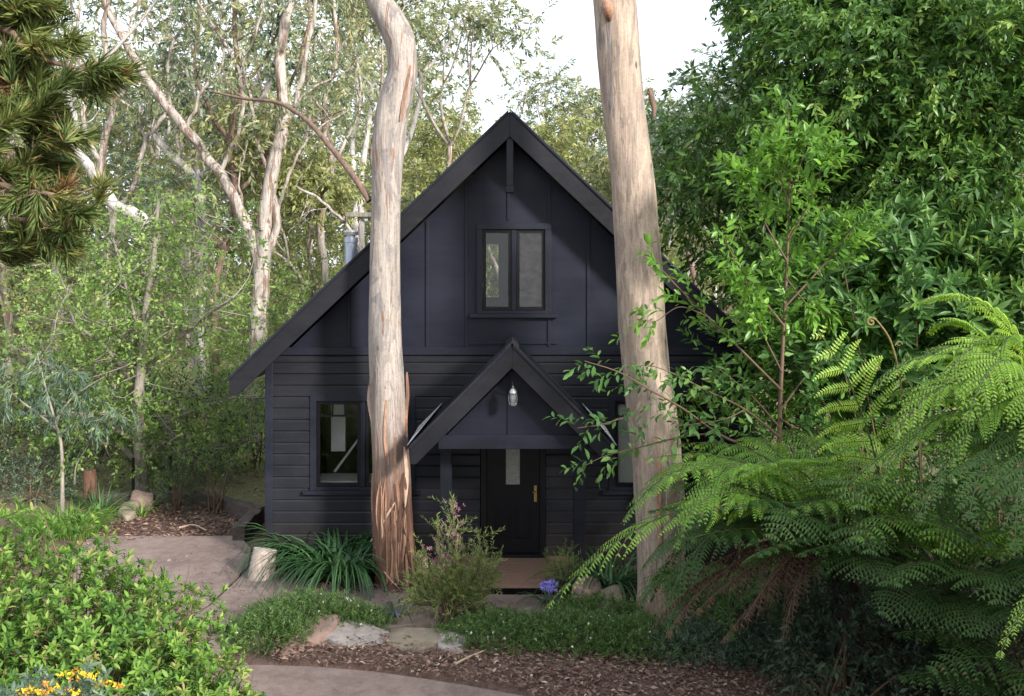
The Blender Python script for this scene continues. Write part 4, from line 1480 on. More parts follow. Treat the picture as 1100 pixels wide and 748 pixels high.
# ---- blue grey sapling at the far left
def sapling():
    r = rng(51)
    d = 17.2
    t = thing('sapling', 'thin pale stemmed sapling with drooping blue grey leaves', 'tree', G(67, 550))
    T = Tubes()
    T.add(resample([P(67, 556, d), P(67, 520, d), P(66, 480, d), P(60, 455, d), P(50, 420, d), P(40, 380, d)], 24), np.linspace(.04, .012, 24), 8)
    T.add(resample([P(62, 462, d), P(45, 448, d), P(24, 432, d), P(5, 415, d)], 12), np.linspace(.022, .008, 12), 6)
    T.add(resample([P(60, 455, d), P(75, 430, d), P(95, 415, d), P(112, 405, d)], 12), np.linspace(.02, .008, 12), 6)
    T.add(resample([P(80, 520, d + .5), P(82, 500, d + .5), P(95, 478, d + .5)], 8), np.linspace(.018, .006, 8), 5)
    link('trunk', T.mesh('trunk'), M['bark_grey'], t)
    O = []
    for c, s in [((10, 400), 26), ((45, 395), 24), ((90, 420), 24), ((25, 440), 22), ((60, 430), 22), ((105, 440), 18), ((-20, 420), 26), ((75, 400), 18)]:
        for k in range(17):
            O.append(P(c[0] + s * r.normal() * .8, c[1] + s * r.normal() * .5, d + .4 * r.normal()))
    O = np.array(O)
    D = nrm(r.normal(size=O.shape) * np.array([1, 1, .3]) + np.array([0, 0, -.2]))
    leaf_obj('crown', [sprays(O, D, 14, .45, .15, .024, r, 45, .9, .5, .2)], M['l_wattle'], t)


sapling()

# ---- pine at the left edge
def pine():
    r = rng(61)
    tx, ty = -5.0, 7.2
    t = thing('pine_tree', 'pine with long green needle tufts reaching in at the left edge', 'tree', (tx, ty, 0))
    T = Tubes()
    T.add(resample([(tx, ty, -.1), (tx + .05, ty, 3), (tx - .05, ty, 6), (tx, ty, 9.5)], 30), np.linspace(.24, .08, 30), 14)
    tuft, td = [], []
    d = 7.0
    br = [[(-60, 20), (-10, 30), (30, 55), (75, 72), (128, 75)], [(-80, 110), (-20, 80), (20, 90), (50, 80), (105, 90)], [(-80, 60), (-10, 20), (20, 10), (35, 2)], [(-80, 170), (-20, 165), (20, 160), (70, 185)],
          [(-80, 200), (-20, 200), (20, 205), (60, 210), (90, 225)], [(-80, 230), (-20, 225), (15, 235), (48, 240), (70, 262)], [(-80, 150), (-10, 130), (10, 120), (50, 110)], [(-80, 90), (-20, 110), (30, 130), (60, 150)],
          [(-80, 10), (-20, 60), (10, 66), (40, 60)], [(-80, -10), (-20, -20), (20, -8), (50, 5)], [(-80, 250), (-30, 245), (10, 255), (25, 262)]]
    for b in br:
        off = .5 * r.normal()
        pts = [np.array([tx, ty, P(b[0][0], b[0][1], d)[2] - .2])] + [P(x, y, d + off * i / 4) for i, (x, y) in enumerate(b[1:])]
        q = resample(pts, 30)
        T.add(q, np.linspace(.035, .008, 30), 6)
        for i in range(12, 30, 3):
            for k in range(2):
                e = q[i] + nrm(r.normal(size=3)) * (.05 + .22 * r.random())
                tuft.append(e)
                td.append(nrm((q[-1] - q[0]) * .4 + r.normal(size=3) * .8 + np.array([0, 0, .35])))
                T.add([q[i], e], [.008, .006], 4)
        for k in range(3):
            tuft.append(q[-1] + .05 * r.normal(size=3))
            td.append(nrm((q[-1] - q[-4]) + np.array([0, 0, .03])))
    link('trunk', T.mesh('trunk'), M['bark_brown'], t)
    O, D = np.array(tuft), nrm(np.array(td))
    m = len(O)
    n = 120
    a = np.radians(10 + 45 * r.random((m, n)))
    U = perp(D, r)
    Wv = np.cross(D, U)
    ph = r.random((m, n)) * 6.28
    ld = D[:, None] * np.cos(a)[..., None] + (np.cos(ph)[..., None] * U[:, None] + np.sin(ph)[..., None] * Wv[:, None]) * np.sin(a)[..., None]
    ld = ld + .12 * r.normal(size=ld.shape)
    ld[..., 2] -= .10
    tint = np.clip(np.repeat(.45 + .2 * r.normal(size=m), n) + .12 * r.normal(size=m * n), 0, .85)
    dead = np.repeat(r.random(m) < .05, n)
    half = r.random(m * n) < .08
    tint[half] = .85 + .12 * r.random(half.sum())
    tint[dead] = .88 + .1 * r.random(dead.sum())
    pos = np.repeat(O, n, 0) - np.repeat(D, n, 0) * (.20 * r.random(m * n))[:, None]
    leaf_obj('needles', [leaves(pos, ld.reshape(-1, 3), r.normal(size=(m * n, 3)), .11 + .11 * r.random(m * n), .0017, LEAF4, tint)], M['l_pine'], t)


pine()

# ---- dense dark tree on the right
def dark_tree():
    r = rng(71)
    base = np.array([7.6, 15.2, 0])
    t = thing('evergreen_tree', 'dense dark green glossy leaved tree towering at the right', 'tree', base)
    T = Tubes()
    T.add(resample([base, base + (-.1, 0, 2), base + (0, .2, 4.5), base + (.1, 0, 8)], 24), np.linspace(.28, .1, 24), 12)
    lobes = [((905, 60), 14.8, 1.5, 1.3), ((950, 90), 14, 1.8, 1.5), ((1050, 100), 13.6, 1.8, 1.6), ((818, 160), 15, 1.2, 1.2), ((880, 190), 14.2, 1.5, 1.2), ((980, 200), 13.6, 1.6, 1.2), ((1080, 210), 13.2, 1.6, 1.4),
             ((775, 205), 15.5, .65, .8), ((825, 262), 15.2, .8, .6), ((850, 270), 14.6, 1.3, .9), ((930, 20), 15, 1.9, 1.3), ((1040, 10), 14.6, 2., 1.4), ((862, 10), 15.8, .9, 1.1), ((1120, 130), 14, 1.7, 2.),
             ((748, 150), 16.2, .45, .4), ((735, 200), 16., .35, .45), ((880, -60), 15.8, 1.8, 1.2), ((1000, -80), 15.4, 2.2, 1.4), ((1130, 20), 14.5, 2, 1.6), ((800, 100), 16, .6, .5), ((1010, 290), 13.8, 1.5, .9), ((1100, 300), 13.5, 1.4, 1.)]
    parts = []
    for (p, d, rx, rz) in lobes:
        c = P(p[0], p[1], d)
        n = int(260 * rx * rx ** .5 * rz ** .5) + 40
        nc = int(9 + 7 * rx * rz)
        qc = nrm(r.normal(size=(nc, 3)) + np.array([0, -.35, 0]))
        cc = c + qc * (.62 + .38 * r.random(nc))[:, None] * np.array([rx, rx, rz])
        pick = r.integers(nc, size=n)
        O = cc[pick] + r.normal(size=(n, 3)) * np.array([.27, .27, .2])
        D = nrm(qc[pick] + .75 * r.normal(size=(n, 3)) + np.array([0, -.1, -.05]))
        parts.append(sprays(O, D, 11, .42, .13, .045, r, 55, .5, .35, .6, tint_spread=.24, lj=.5))
        s = base + (0, .1, min(7, max(1.8, c[2] - 1.6)))
        T.add(resample([s, (s + c) / 2 + np.array([0, 0, .3]), c], 10), np.linspace(.09, .02, 10), 7)
        for k in range(5):
            T.add(resample([c, O[r.integers(n)]], 4), np.linspace(.02, .006, 4), 5)
    link('trunk', T.mesh('trunk'), M['bark_brown'], t)
    leaf_obj('crown', parts, M['l_dark'], t)


dark_tree()
# smaller dull tree whose bluish crown pokes out left of it
gum('gum_tree', 'bluish gum crown poking out left of the dense dark tree', ((772 - 550) / F * 22, 22, 0), 8.4, 131, M['l_gumdark'], M['bark_brown'], (.0, 0), .16, group='gums standing behind the cottage', dens=1.2)

# ---- unseen evergreens added beside the camera to shade the fern corner and paths
def shade_tree(label, x, y, h, rad, seed):
    r = rng(seed)
    t = thing('evergreen_tree', label, 'tree', (x, y, 0))
    T = Tubes()
    T.add(resample([(x, y, -.1), (x + .1, y, h * .5), (x, y, h * .9)], 16), np.linspace(.2, .05, 16), 10)
    O, D = blob_points(r, (x, y, h * .56), (rad, rad, h * .46), 1500)
    for k in range(30):
        i = r.integers(len(O))
        T.add(resample([(x, y, O[i][2] * .7), (np.array([x, y, O[i][2] * .85]) + O[i]) / 2, O[i]], 6), np.linspace(.04, .01, 6), 5)
    link('trunk', T.mesh('trunk'), M['bark_brown'], t)
    leaf_obj('crown', [sprays(O, D, 10, .6, .2, .075, r, 55, .5, .35, .6)], M['l_dark'], t)


shade_tree('dense unseen evergreen tree added on the near side to shade the tree ferns', 7.7, 4.4, 4.7, 2.5, 141)
shade_tree('taller unseen evergreen tree added right of the viewpoint to shade the path', 10.2, .4, 7.4, 3.0, 142)

# ---- bright young tree
def young_tree():
    r = rng(81)
    d = 10.6
    base = np.array([(838 - 550) / F * d, d, 0])
    t = thing('young_tree', 'slender bright green young tree with branches crossing the tan trunk', 'tree', base)
    T = Tubes()
    O, D = [], []
    limbs = [([(846, 640), (838, 520), (838, 440), (842, 350), (846, 270), (848, 200), (846, 110)], .035, .006, 40), ([(838, 500), (800, 480), (770, 465), (735, 440), (700, 420), (665, 400), (628, 388)], .02, .004, 30),
             ([(838, 470), (800, 440), (760, 420), (720, 400), (690, 390)], .016, .004, 26), ([(770, 465), (730, 470), (690, 480), (650, 490), (620, 505)], .012, .003, 18), ([(700, 420), (690, 440), (650, 455), (620, 460)], .008, .003, 14),
             ([(840, 420), (800, 380), (760, 340), (720, 300), (695, 268)], .016, .004, 26), ([(760, 340), (730, 330), (705, 345), (690, 345)], .008, .003, 12),
             ([(842, 350), (810, 310), (790, 280), (775, 250)], .014, .004, 20), ([(843, 330), (880, 290), (905, 260), (920, 240)], .014, .004, 20),
             ([(845, 280), (822, 240), (806, 200), (800, 180)], .012, .003, 20), ([(846, 260), (868, 220), (884, 180), (888, 165)], .012, .003, 20), ([(847, 220), (835, 180), (828, 150)], .009, .003, 14), ([(847, 210), (862, 170), (868, 145)], .009, .003, 14),
             ([(839, 440), (870, 400), (900, 380)], .012, .004, 16), ([(838, 480), (800, 500), (770, 530), (745, 545)], .012, .003, 16), ([(838, 460), (812, 430), (790, 410), (770, 395)], .012, .003, 22), ([(840, 400), (820, 360), (806, 330), (800, 300)], .01, .003, 20),
             ([(838, 450), (860, 460), (880, 440)], .01, .003, 12), ([(800, 440), (780, 450), (750, 455), (722, 458)], .008, .003, 16), ([(845, 300), (870, 330), (890, 340)], .01, .003, 14)]
    for pl, r0, r1, nl in limbs:
        sg = r.normal() * .45
        pts = np.array([P(x, y, d + (sg * i / len(pl)) - (.25 * i / len(pl) if x < 740 else 0)) for i, (x, y) in enumerate(pl)])
        q = resample(pts, 8 * len(pl))
        T.add(q, np.linspace(r0, r1, len(q)), 7)
        tang = nrm(np.gradient(q, axis=0))
        main = pl[0] == (846, 640)
        nl = int(nl * (.5 if pl[-1][0] < 792 else 1.5))
        for k in range(nl):
            u = (.42 if main else .3) + (.58 if main else .7) * (k + r.random()) / nl
            i = min(len(q) - 1, int(u * len(q)))
            O.append(q[i])
            s = perp(tang[i][None], r)[0]
            D.append(nrm(tang[i] * .75 + s * .8 + np.array([0, 0, .15])))
    link('trunk', T.mesh('trunk'), M['stem_brown'], t)
    O, D = np.array(O), np.array(D)
    a = None and sprays(O, D, 8, .30, .115, .046, r, 60, .35, .25, .75, tmpl=LEAF9, tint_spread=.15)
    # lower leaves are older and darker: two leaf meshes
    low = O[:, 2] < 3.4
    pl_ = sprays(O[low], D[low], 8, .30, .105, .046, r, 60, .35, .25, .75, tmpl=LEAF9, tint_spread=.2)
    ph_ = sprays(O[~low], D[~low], 9, .30, .12, .046, r, 55, .2, .2, .7, tmpl=LEAF9, tint_spread=.18)
    leaf_obj('crown', [pl_], M['l_whorl'], t)
    leaf_obj('top_shoots', [ph_], M['l_young'], t)


young_tree()

# ---- whorled shrubs on the right
c = P(955, 330, 11.8)
bush('shrub', 'whorled glossy shrub between the dark tree and the ferns', c, (1.5, 1.2, 1.35), 520, 10, 0, .20, .055, M['l_whorl'], 301, 'shrub', kind='ros', tmpl=LEAF9, shell=.55, up=.5)
c = P(895, 360, 12.4)
bush('shrub', 'leafy green shrub behind the slender young tree', c, (1.05, .9, 1.55), 650, 9, .3, .12, .048, M['l_young'], 302, 'shrub', tmpl=LEAF9, shell=.45, up=.4)
c = P(1085, 330, 11.5)
bush('shrub', 'dark whorled shrub at the right edge under the evergreen', c, (1.1, 1.0, 1.3), 380, 10, 0, .19, .05, M['l_dark'], 303, 'shrub', kind='ros', tmpl=LEAF9, shell=.5, up=.3)
c = P(900, 480, 12.2)
bush('shrub', 'dark shrub in the shade behind the fern fronds', c, (2.2, .8, 1.6), 600, 9, .35, .13, .05, M['l_dark'], 304, 'shrub', shell=.3, up=.3)
c = P(1010, 600, 12.6)
bush('shrub', 'low dark undergrowth bush under the big fern', c, (2.4, .6, 1.0), 400, 9, .35, .12, .045, M['l_shade'], 305, 'shrub', shell=.3, up=.3)

# ================================================================== FERNS
def frond(r, p0, p1, p2, width, parent, mat, npin=20, pl_len=.085, curl=.35, stipe=.18, tint0=.5, rach=None, roll=0., pdroop=.25, sp=.028, sweep=48):
    """bipinnate frond along a quadratic curve"""
    p0, p1, p2 = map(np.array, (p0, p1, p2))
    t = np.linspace(0, 1, 40)[:, None]
    c = (1 - t) ** 2 * p0 + 2 * t * (1 - t) * p1 + t * t * p2
    tang = nrm(np.gradient(c, axis=0))
    up = np.array([0, 0, 1.])
    Nn = nrm(up - tang * np.sum(tang * up, -1, keepdims=True))
    S = np.cross(tang, Nn)
    roll = roll + .22 * r.normal()
    if roll:
        S, Nn = S * math.cos(roll) + Nn * math.sin(roll), Nn * math.cos(roll) - S * math.sin(roll)
    T = Tubes()
    T.add(c, np.linspace(.013, .003, 40), 6)
    O_, D_, N_, L_, W_ = [], [], [], [], []
    for i in range(npin):
        u = stipe + (1 - stipe) * (i + .5) / npin
        v = (u - stipe) / (1 - stipe)
        ln = width * (min(1, .45 + 2.2 * v) if v < .25 else 1) * (1 - max(0, v - .25) / .75) ** .75 + .03
        k = u * 39
        k0 = min(38, int(k))
        f = k - k0
        pc = c[k0] * (1 - f) + c[k0 + 1] * f
        T_, n_, s_ = tang[k0], Nn[k0], S[k0]
        for sg in (-1, 1):
            fa = math.radians(sweep + 12 * v + 4 * r.normal())
            fa += .10 * r.normal()
            d0 = s_ * sg * math.cos(fa) + T_ * math.sin(fa) + n_ * .12
            if r.random() < .05:
                continue
            m = max(4, int(ln * (1 - .55 * (r.random() < .08)) * (.88 + .2 * r.random()) / sp))
            w = np.linspace(0, 1, m)
            ang = curl * w ** 2 * 2
            pp = pc + (d0[None] * (w * ln)[:, None]) + np.array([0, 0, -1.])[None] * (ln * (pdroop * w ** 2 + curl * w ** 3 * .6))[:, None]
            pd = nrm(np.gradient(pp, axis=0))
            T.add(pp[::max(1, m // 6)], np.linspace(.004, .0015, len(pp[::max(1, m // 6)])), 4)
            pn = nrm(n_[None] - pd * np.sum(pd * n_[None], -1, keepdims=True))
            ps = np.cross(pd, pn)
            for s2 in (-1, 1):
                jj = np.arange(m)
                ll = pl_len * (1 - w ** 2.5 * .85) * (.55 + .45 * min(1, ln / width * 1.4)) * (1 + .08 * r.normal(size=m))
                O_.append(pp)
                D_.append(nrm(ps * s2 * .9 + pd * .4 - pn * .22 + np.array([0, 0, -.28])))
                N_.append(pn + .12 * r.normal(size=pn.shape))
                L_.append(ll)
                W_.append(np.full(m, sp * (.70 + .14 * r.random())))
    O_, D_, N_ = map(np.vstack, (O_, D_, N_))
    L_, W_ = map(np.concatenate, (L_, W_))
    tint = np.clip(tint0 + .1 * r.normal() + .1 * r.normal(size=len(O_)), 0, .9)
    brown = r.random(len(O_)) < .012
    tint[brown] = 1.
    lv = leaves(O_, D_, N_, L_, W_, (np.array([[0, 0, 0], [-1, .12, 0], [-.6, .6, .02], [0, 1, -.12], [.6, .6, .02], [1, .12, 0]], float), [np.array([[0, 1, 2, 3], [0, 3, 4, 5]])]), tint)
    TV, TQ = np.vstack(T.V), np.vstack(T.Q)
    nl_ = len(lv[1][0])
    me = np_mesh('frond', np.vstack([lv[0], TV]), [np.vstack([lv[1][0], TQ + len(lv[0])])], np.concatenate([lv[2], np.full(len(TV), .3)]))
    fr = link('frond', me, mat, parent)
    me.materials.append(rach or M['stem_fern'])
    mi = np.zeros(nl_ + len(TQ), dtype=np.int32)
    mi[nl_:] = 1
    me.polygons.foreach_set('material_index', mi)
    return fr


def fern_trunk(parent, base, top, rad):
    r = rng(int(abs(base[0]) * 100))
    pts = resample([base, (np.array(base) + np.array(top)) / 2 + np.array([.04, .02, 0]), top], 30)
    V, pl = tube(pts, np.linspace(rad * 1.15, rad, 30), 20)
    V = V + .025 * r.normal(size=V.shape)
    link('trunk', np_mesh('trunk', V, pl), M['fern_trunk'], parent)


r = rng(91)
# fern A: crown in the middle of the mass, long fronds reaching left over the tan trunk
cA = P(905, 585, 9.6)
fA = thing('tree_fern', 'tree fern sending long arching fronds left across the tan trunk', 'tree fern', (cA[0] + .1, cA[1] + .1, 0))
fern_trunk(fA, (cA[0] + .1, cA[1] + .1, -.1), cA - np.array([0, 0, .05]), .12)
def quad(px0, px1, px2, d0, d1, d2):
    a, m, e = P(*px0, d0), P(*px1, d1), P(*px2, d2)
    return a, 2 * m - (a + e) / 2, e
# (middle pixel, end pixel, depth mid, depth end, width, mat, tint)
A_fr = [((745, 545), (585, 655), 9.3, 9.1, .62, 'fern', .55), ((770, 500), (670, 560), 9.5, 9.3, .60, 'fern', .55), ((800, 500), (725, 590), 9.2, 8.9, .55, 'fern', .25), ((810, 540), (700, 625), 9.8, 10.1, .55, 'fern_dull', .6), ((775, 560), (690, 610), 9.9, 10.2, .55, 'fern_dull', .5), ((790, 560), (715, 655), 9.5, 9.4, .5, 'fern_dull', .35), ((800, 530), (735, 560), 9.0, 8.7, .5, 'fern', .3), ((838, 490), (800, 472), 10.2, 10.8, .5, 'fern', .4)]
for m_, e_, dm, de, wd, mt, tn in A_fr:
    frond(r, *quad((905, 585), m_, e_, 9.6, dm, de), wd, fA, M[mt], npin=15, tint0=tn, pdroop=.34, curl=.05)


def frond_az(r, base, az, el, L, width, parent, mat, tint, npin=15, sp=.028, drop=1.):
    """frond leaving the crown at azimuth az (0 = right, 90 = away), first rising then arching over"""
    a, e = math.radians(az), math.radians(el)
    h = np.array([math.cos(a), math.sin(a), 0])
    b = np.array(base)
    p1 = b + h * L * .45 * math.cos(e) + np.array([0, 0, L * .62 * math.sin(e)])
    p2 = b + h * L * .95 * math.cos(e * .55) + np.array([0, 0, L * math.sin(e) * (.95 - .5 * drop)])
    return frond(r, b, p1, p2, width, parent, mat, npin=npin, tint0=tint, pdroop=.32 + .1 * r.random(), curl=.08, pl_len=.075, sp=sp, stipe=.22, sweep=14)


for az, el, L, mt, tn in [(225, 62, 2.5, 'fern', .35), (200, 55, 2.4, 'fern', .45), (250, 60, 2.3, 'fern_dull', .8), (275, 66, 2.2, 'fern', .2), (300, 58, 2.3, 'fern_dull', .75), (190, 42, 2.3, 'fern_dull', .8), (215, 40, 2.2, 'fern_dull', .6), (240, 38, 2.1, 'fern_dull', .5), (265, 36, 2.0, 'fern_dull', .4),
                          (290, 38, 2.1, 'fern_dull', .4), (320, 45, 2.2, 'fern_dull', .6), (170, 55, 2.4, 'fern', .4), (145, 60, 2.3, 'fern', .3), (100, 65, 2.3, 'fern', .3), (60, 62, 2.3, 'fern', .3), (230, 22, 1.9, 'fern_dull', .3), (260, 18, 1.8, 'fern_dull', .25), (205, 24, 2.0, 'fern_dull', .35), (180, 30, 2.2, 'fern_dull', .5)]:
    frond_az(r, cA - np.array([0, 0, .1]), az + 5 * r.normal(), el, L, .5, fA, M[mt], tn)
for m_, e_, dm, de in [((850, 610), (775, 690), 9.5, 9.4), ((800, 600), (715, 685), 9.7, 9.6), ((840, 590), (745, 660), 9.6, 9.5), ((780, 610), (700, 675), 9.9, 10.0), ((830, 580), (735, 625), 9.7, 9.7), ((860, 590), (800, 665), 9.3, 9.1), ((870, 600), (840, 690), 9.2, 8.9)]:
    frond(r, *quad((905, 590), m_, e_, 9.6, dm, de), .3, fA, M['fern_dead'], npin=13, tint0=.4, pdroop=.5, curl=.5, rach=M['stem_brown'], sp=.03, pl_len=.08)
# fern B: taller, right edge
cB = P(1150, 500, 8.7)
fB = thing('tree_fern', 'taller tree fern at the right edge with bright upright fronds', 'tree fern', (cB[0] + .05, cB[1], 0))
fern_trunk(fB, (cB[0] + .05, cB[1], -.1), cB, .13)
B_fr = [((1070, 338), (968, 334), 8.9, 9.0, .30, 'fern', .75), ((1040, 388), (935, 420), 8.5, 8.3, .42, 'fern', .72), ((1050, 410), (960, 470), 8.2, 7.8, .42, 'fern', .66), ((1060, 365), (1000, 356), 8.9, 9.2, .3, 'fern', .75), ((1090, 390), (1040, 450), 8.0, 7.5, .44, 'fern', .62),
        ((1040, 440), (945, 520), 8.3, 8.0, .44, 'fern', .5), ((1020, 460), (905, 530), 8.6, 8.5, .42, 'fern', .4), ((1150, 370), (1210, 400), 8.9, 9.1, .45, 'fern', .7), ((1085, 460), (1040, 560), 7.9, 7.3, .45, 'fern_dull', .7), ((1060, 460), (985, 560), 8.1, 7.7, .42, 'fern_dull', .75),
        ((1120, 410), (1110, 500), 7.8, 7.2, .45, 'fern', .5), ((1170, 450), (1230, 520), 8.5, 8.3, .45, 'fern_dull', .6), ((1060, 385), (985, 395), 8.7, 8.6, .42, 'fern', .7), ((1075, 375), (1010, 420), 8.3, 8.0, .42, 'fern', .68), ((1100, 370), (1070, 400), 8.2, 7.9, .42, 'fern', .7),
        ((1090, 430), (1020, 500), 8.0, 7.6, .42, 'fern', .55), ((1110, 470), (1090, 590), 7.6, 7.0, .45, 'fern_dull', .5)]
for m_, e_, dm, de, wd, mt, tn in B_fr:
    frond(r, *quad((1150, 500), m_, e_, 8.7, dm, de), wd * 1.2, fB, M[mt], npin=16, tint0=tn, pdroop=.34, curl=.05, pl_len=.07, sp=.025)
cF = P(1020, 640, 9.1)
fF = thing('tree_fern', 'dark tree fern in the shade at the lower right, below the bright fronds', 'tree fern', (cF[0], cF[1], 0))
fern_trunk(fF, (cF[0] + .05, cF[1], -.1), cF, .1)
for az, el, L, tn in [(200, 64, 2.3, .9), (225, 60, 2.2, .8), (250, 62, 2.1, .8), (275, 60, 2.1, .7), (300, 62, 2.2, .7), (330, 60, 2.2, .7), (180, 55, 2.3, .8), (210, 40, 2.0, .5), (235, 38, 1.9, .45), (260, 36, 1.9, .4), (285, 38, 1.9, .4), (310, 40, 2.0, .4), (190, 30, 1.9, .4), (225, 18, 1.7, .25), (250, 14, 1.6, .2),
                      (275, 16, 1.6, .2), (300, 18, 1.7, .2), (160, 60, 2.2, .7), (120, 66, 2.2, .7), (340, 35, 2.0, .4)]:
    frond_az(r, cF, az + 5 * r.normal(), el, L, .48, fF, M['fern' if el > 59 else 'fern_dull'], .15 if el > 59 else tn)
cG = P(1130, 690, 8.6)
fG = thing('low_fern', 'low dark fern at the bottom right corner of the undergrowth', 'fern', (cG[0], cG[1], 0))
for az, el, L, tn in [(170, 60, 1.7, .5), (200, 55, 1.7, .4), (230, 58, 1.6, .4), (260, 55, 1.6, .4), (185, 35, 1.6, .2), (215, 30, 1.5, .2), (245, 28, 1.5, .2), (290, 50, 1.6, .3), (150, 50, 1.6, .4)]:
    frond_az(r, (cG[0], cG[1], .3), az, el, L, .4, fG, M['fern_dull'], tn)
# fern C: young upright frond with curled tips and a crozier
fC = thing('young_fern', 'young fern with one upright frond of curled tips and a coiled crozier', 'fern', G(945, 790))
cC = P(960, 560, 9.3)
frond(r, *quad((950, 560), (928, 450), (876, 352), 9.3, 9.2, 9.0), .68, fC, M['fern'], npin=9, tint0=.85, curl=.55, pdroop=-.25, stipe=.15, pl_len=.07, sp=.028, roll=PI / 2, sweep=18)
T = Tubes()
T.add(resample([cC + np.array([.05, 0, -.0]), P(972, 470, 9.2), P(968, 415, 9.1), P(958, 370, 9.05), P(944, 347, 9.0), P(936, 341, 9.)], 26), np.linspace(.013, .007, 26), 8)
c0 = P(936, 346, 9.)
sp_ = [c0 + np.array([(.045 - .0055 * k * .5) * math.cos(k * .5 + 1.6), .0, (.045 - .0055 * k * .5) * math.sin(k * .5 + 1.6)]) for k in range(15)]
T.add(sp_, np.linspace(.011, .008, 15), 8)
for q in ((958, 372, 1), (966, 412, 1), (950, 398, -1)):
    c0 = P(q[0] + 8 * q[2], q[1] - 2, 9.05)
    T.add([c0 + np.array([(.03 - .002 * k) * math.cos(k * .5), .0, (.03 - .002 * k) * math.sin(k * .5)]) for k in range(12)], np.linspace(.006, .004, 12), 6)
M['fiddle'] = plain('russet_crozier', (.18, .13, .045), .7, nscale=20, namt=.4)
link('crozier', T.mesh('crozier'), M['fiddle'], fC)
fern_trunk(fC, (cC[0], cC[1], -.1), cC, .07)
# fern D: lone frond tip at right edge low
fD = thing('fern', 'lone yellowish fern frond tip at the dark lower right corner', 'fern', (3.95, 7.4, 0))
frond(r, *quad((1150, 720), (1120, 640), (1072, 708), 7.4, 7.3, 7.0), .16, fD, M['fern'], npin=16, tint0=.9, curl=.2, pl_len=.05, sp=.02, stipe=.1)
T = Tubes()
T.add(resample([(P(1150, 720, 7.4)), np.array([4.3, 7.5, .5]), np.array([4.1, 7.5, 0])], 10), .01, 6)
link('stem', T.mesh('stem'), M['stem_brown'], fD)
for az, el, L, tn in [(140, 62, 2.0, .5), (165, 60, 2.1, .5), (185, 56, 2.2, .55), (205, 58, 2.1, .5), (225, 60, 2.0, .45), (250, 60, 2.0, .4), (175, 38, 2.2, .4), (200, 36, 2.1, .3), (222, 38, 2.0, .3), (160, 75, 1.9, .6), (190, 72, 2.0, .6)]:
    frond_az(r, cB - np.array([0, 0, .25]), az + 5 * r.normal(), el, L, .5, fB, M['fern'], tn)
# hidden low fern left of A for depth
cE = P(1010, 640, 10.4)
fE = thing('low_fern', 'low dark fern in the shade beneath the big tree fern', 'fern', (cE[0], cE[1], 0))
for k in range(9):
    a = k * .7
    e = cE + np.array([1.2 * math.cos(a), 1.0 * math.sin(a), -.1])
    frond(r, (cE[0], cE[1], .0), cE + np.array([.5 * math.cos(a), .5 * math.sin(a), .5]), e, .28, fE, M['fern_dull'], npin=13, tint0=.4, sp=.03)

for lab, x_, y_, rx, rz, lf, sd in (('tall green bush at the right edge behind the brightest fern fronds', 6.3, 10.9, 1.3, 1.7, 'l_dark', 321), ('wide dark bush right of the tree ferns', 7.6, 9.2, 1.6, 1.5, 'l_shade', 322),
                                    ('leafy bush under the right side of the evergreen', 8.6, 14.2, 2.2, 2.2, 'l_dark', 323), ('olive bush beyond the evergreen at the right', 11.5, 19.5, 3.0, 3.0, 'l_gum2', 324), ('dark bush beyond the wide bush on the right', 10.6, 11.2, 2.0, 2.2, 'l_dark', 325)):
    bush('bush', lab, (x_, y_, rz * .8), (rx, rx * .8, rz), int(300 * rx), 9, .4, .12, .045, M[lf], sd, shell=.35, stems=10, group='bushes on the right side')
for lab, px, py, d, rx, rz, lf, sd in (('undergrowth bush with shade-darkened leaves at the bottom right corner', 1060, 700, 9.2, 1.0, .75, 'l_painted_shade', 306), ('low shady bush between the fern trunks', 930, 690, 10.2, 1.1, .7, 'l_painted_shade', 307),
                                       ('dark bush filling the shade behind the fern trunks', 1010, 640, 11.2, 1.6, 1.0, 'l_dark', 308), ('small bush with shade-darkened leaves under the dead fern fronds', 850, 690, 10.8, .8, .5, 'l_painted_shade', 309), ('shade-darkened bush hiding the foot of the nearest fern trunk', 905, 705, 9.1, .6, .5, 'l_painted_shade', 310)):
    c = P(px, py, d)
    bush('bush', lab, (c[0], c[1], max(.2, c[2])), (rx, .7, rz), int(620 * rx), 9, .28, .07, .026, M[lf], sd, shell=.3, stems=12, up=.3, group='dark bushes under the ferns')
cE = P(768, 668, 10.7)
fE = thing('low_fern', 'low fern beside the foot of the tan gum', 'fern', (cE[0], cE[1], 0))
for k in range(8):
    a = k * .79
    e = np.array([cE[0] + .9 * math.cos(a), cE[1] + .7 * math.sin(a), .45])
    frond(r, (cE[0], cE[1], .0), np.array([cE[0] + .5 * math.cos(a), cE[1] + .5 * math.sin(a), 1.45]), e, .36, fE, M['fern_dull'], npin=10, tint0=.5, sp=.03)

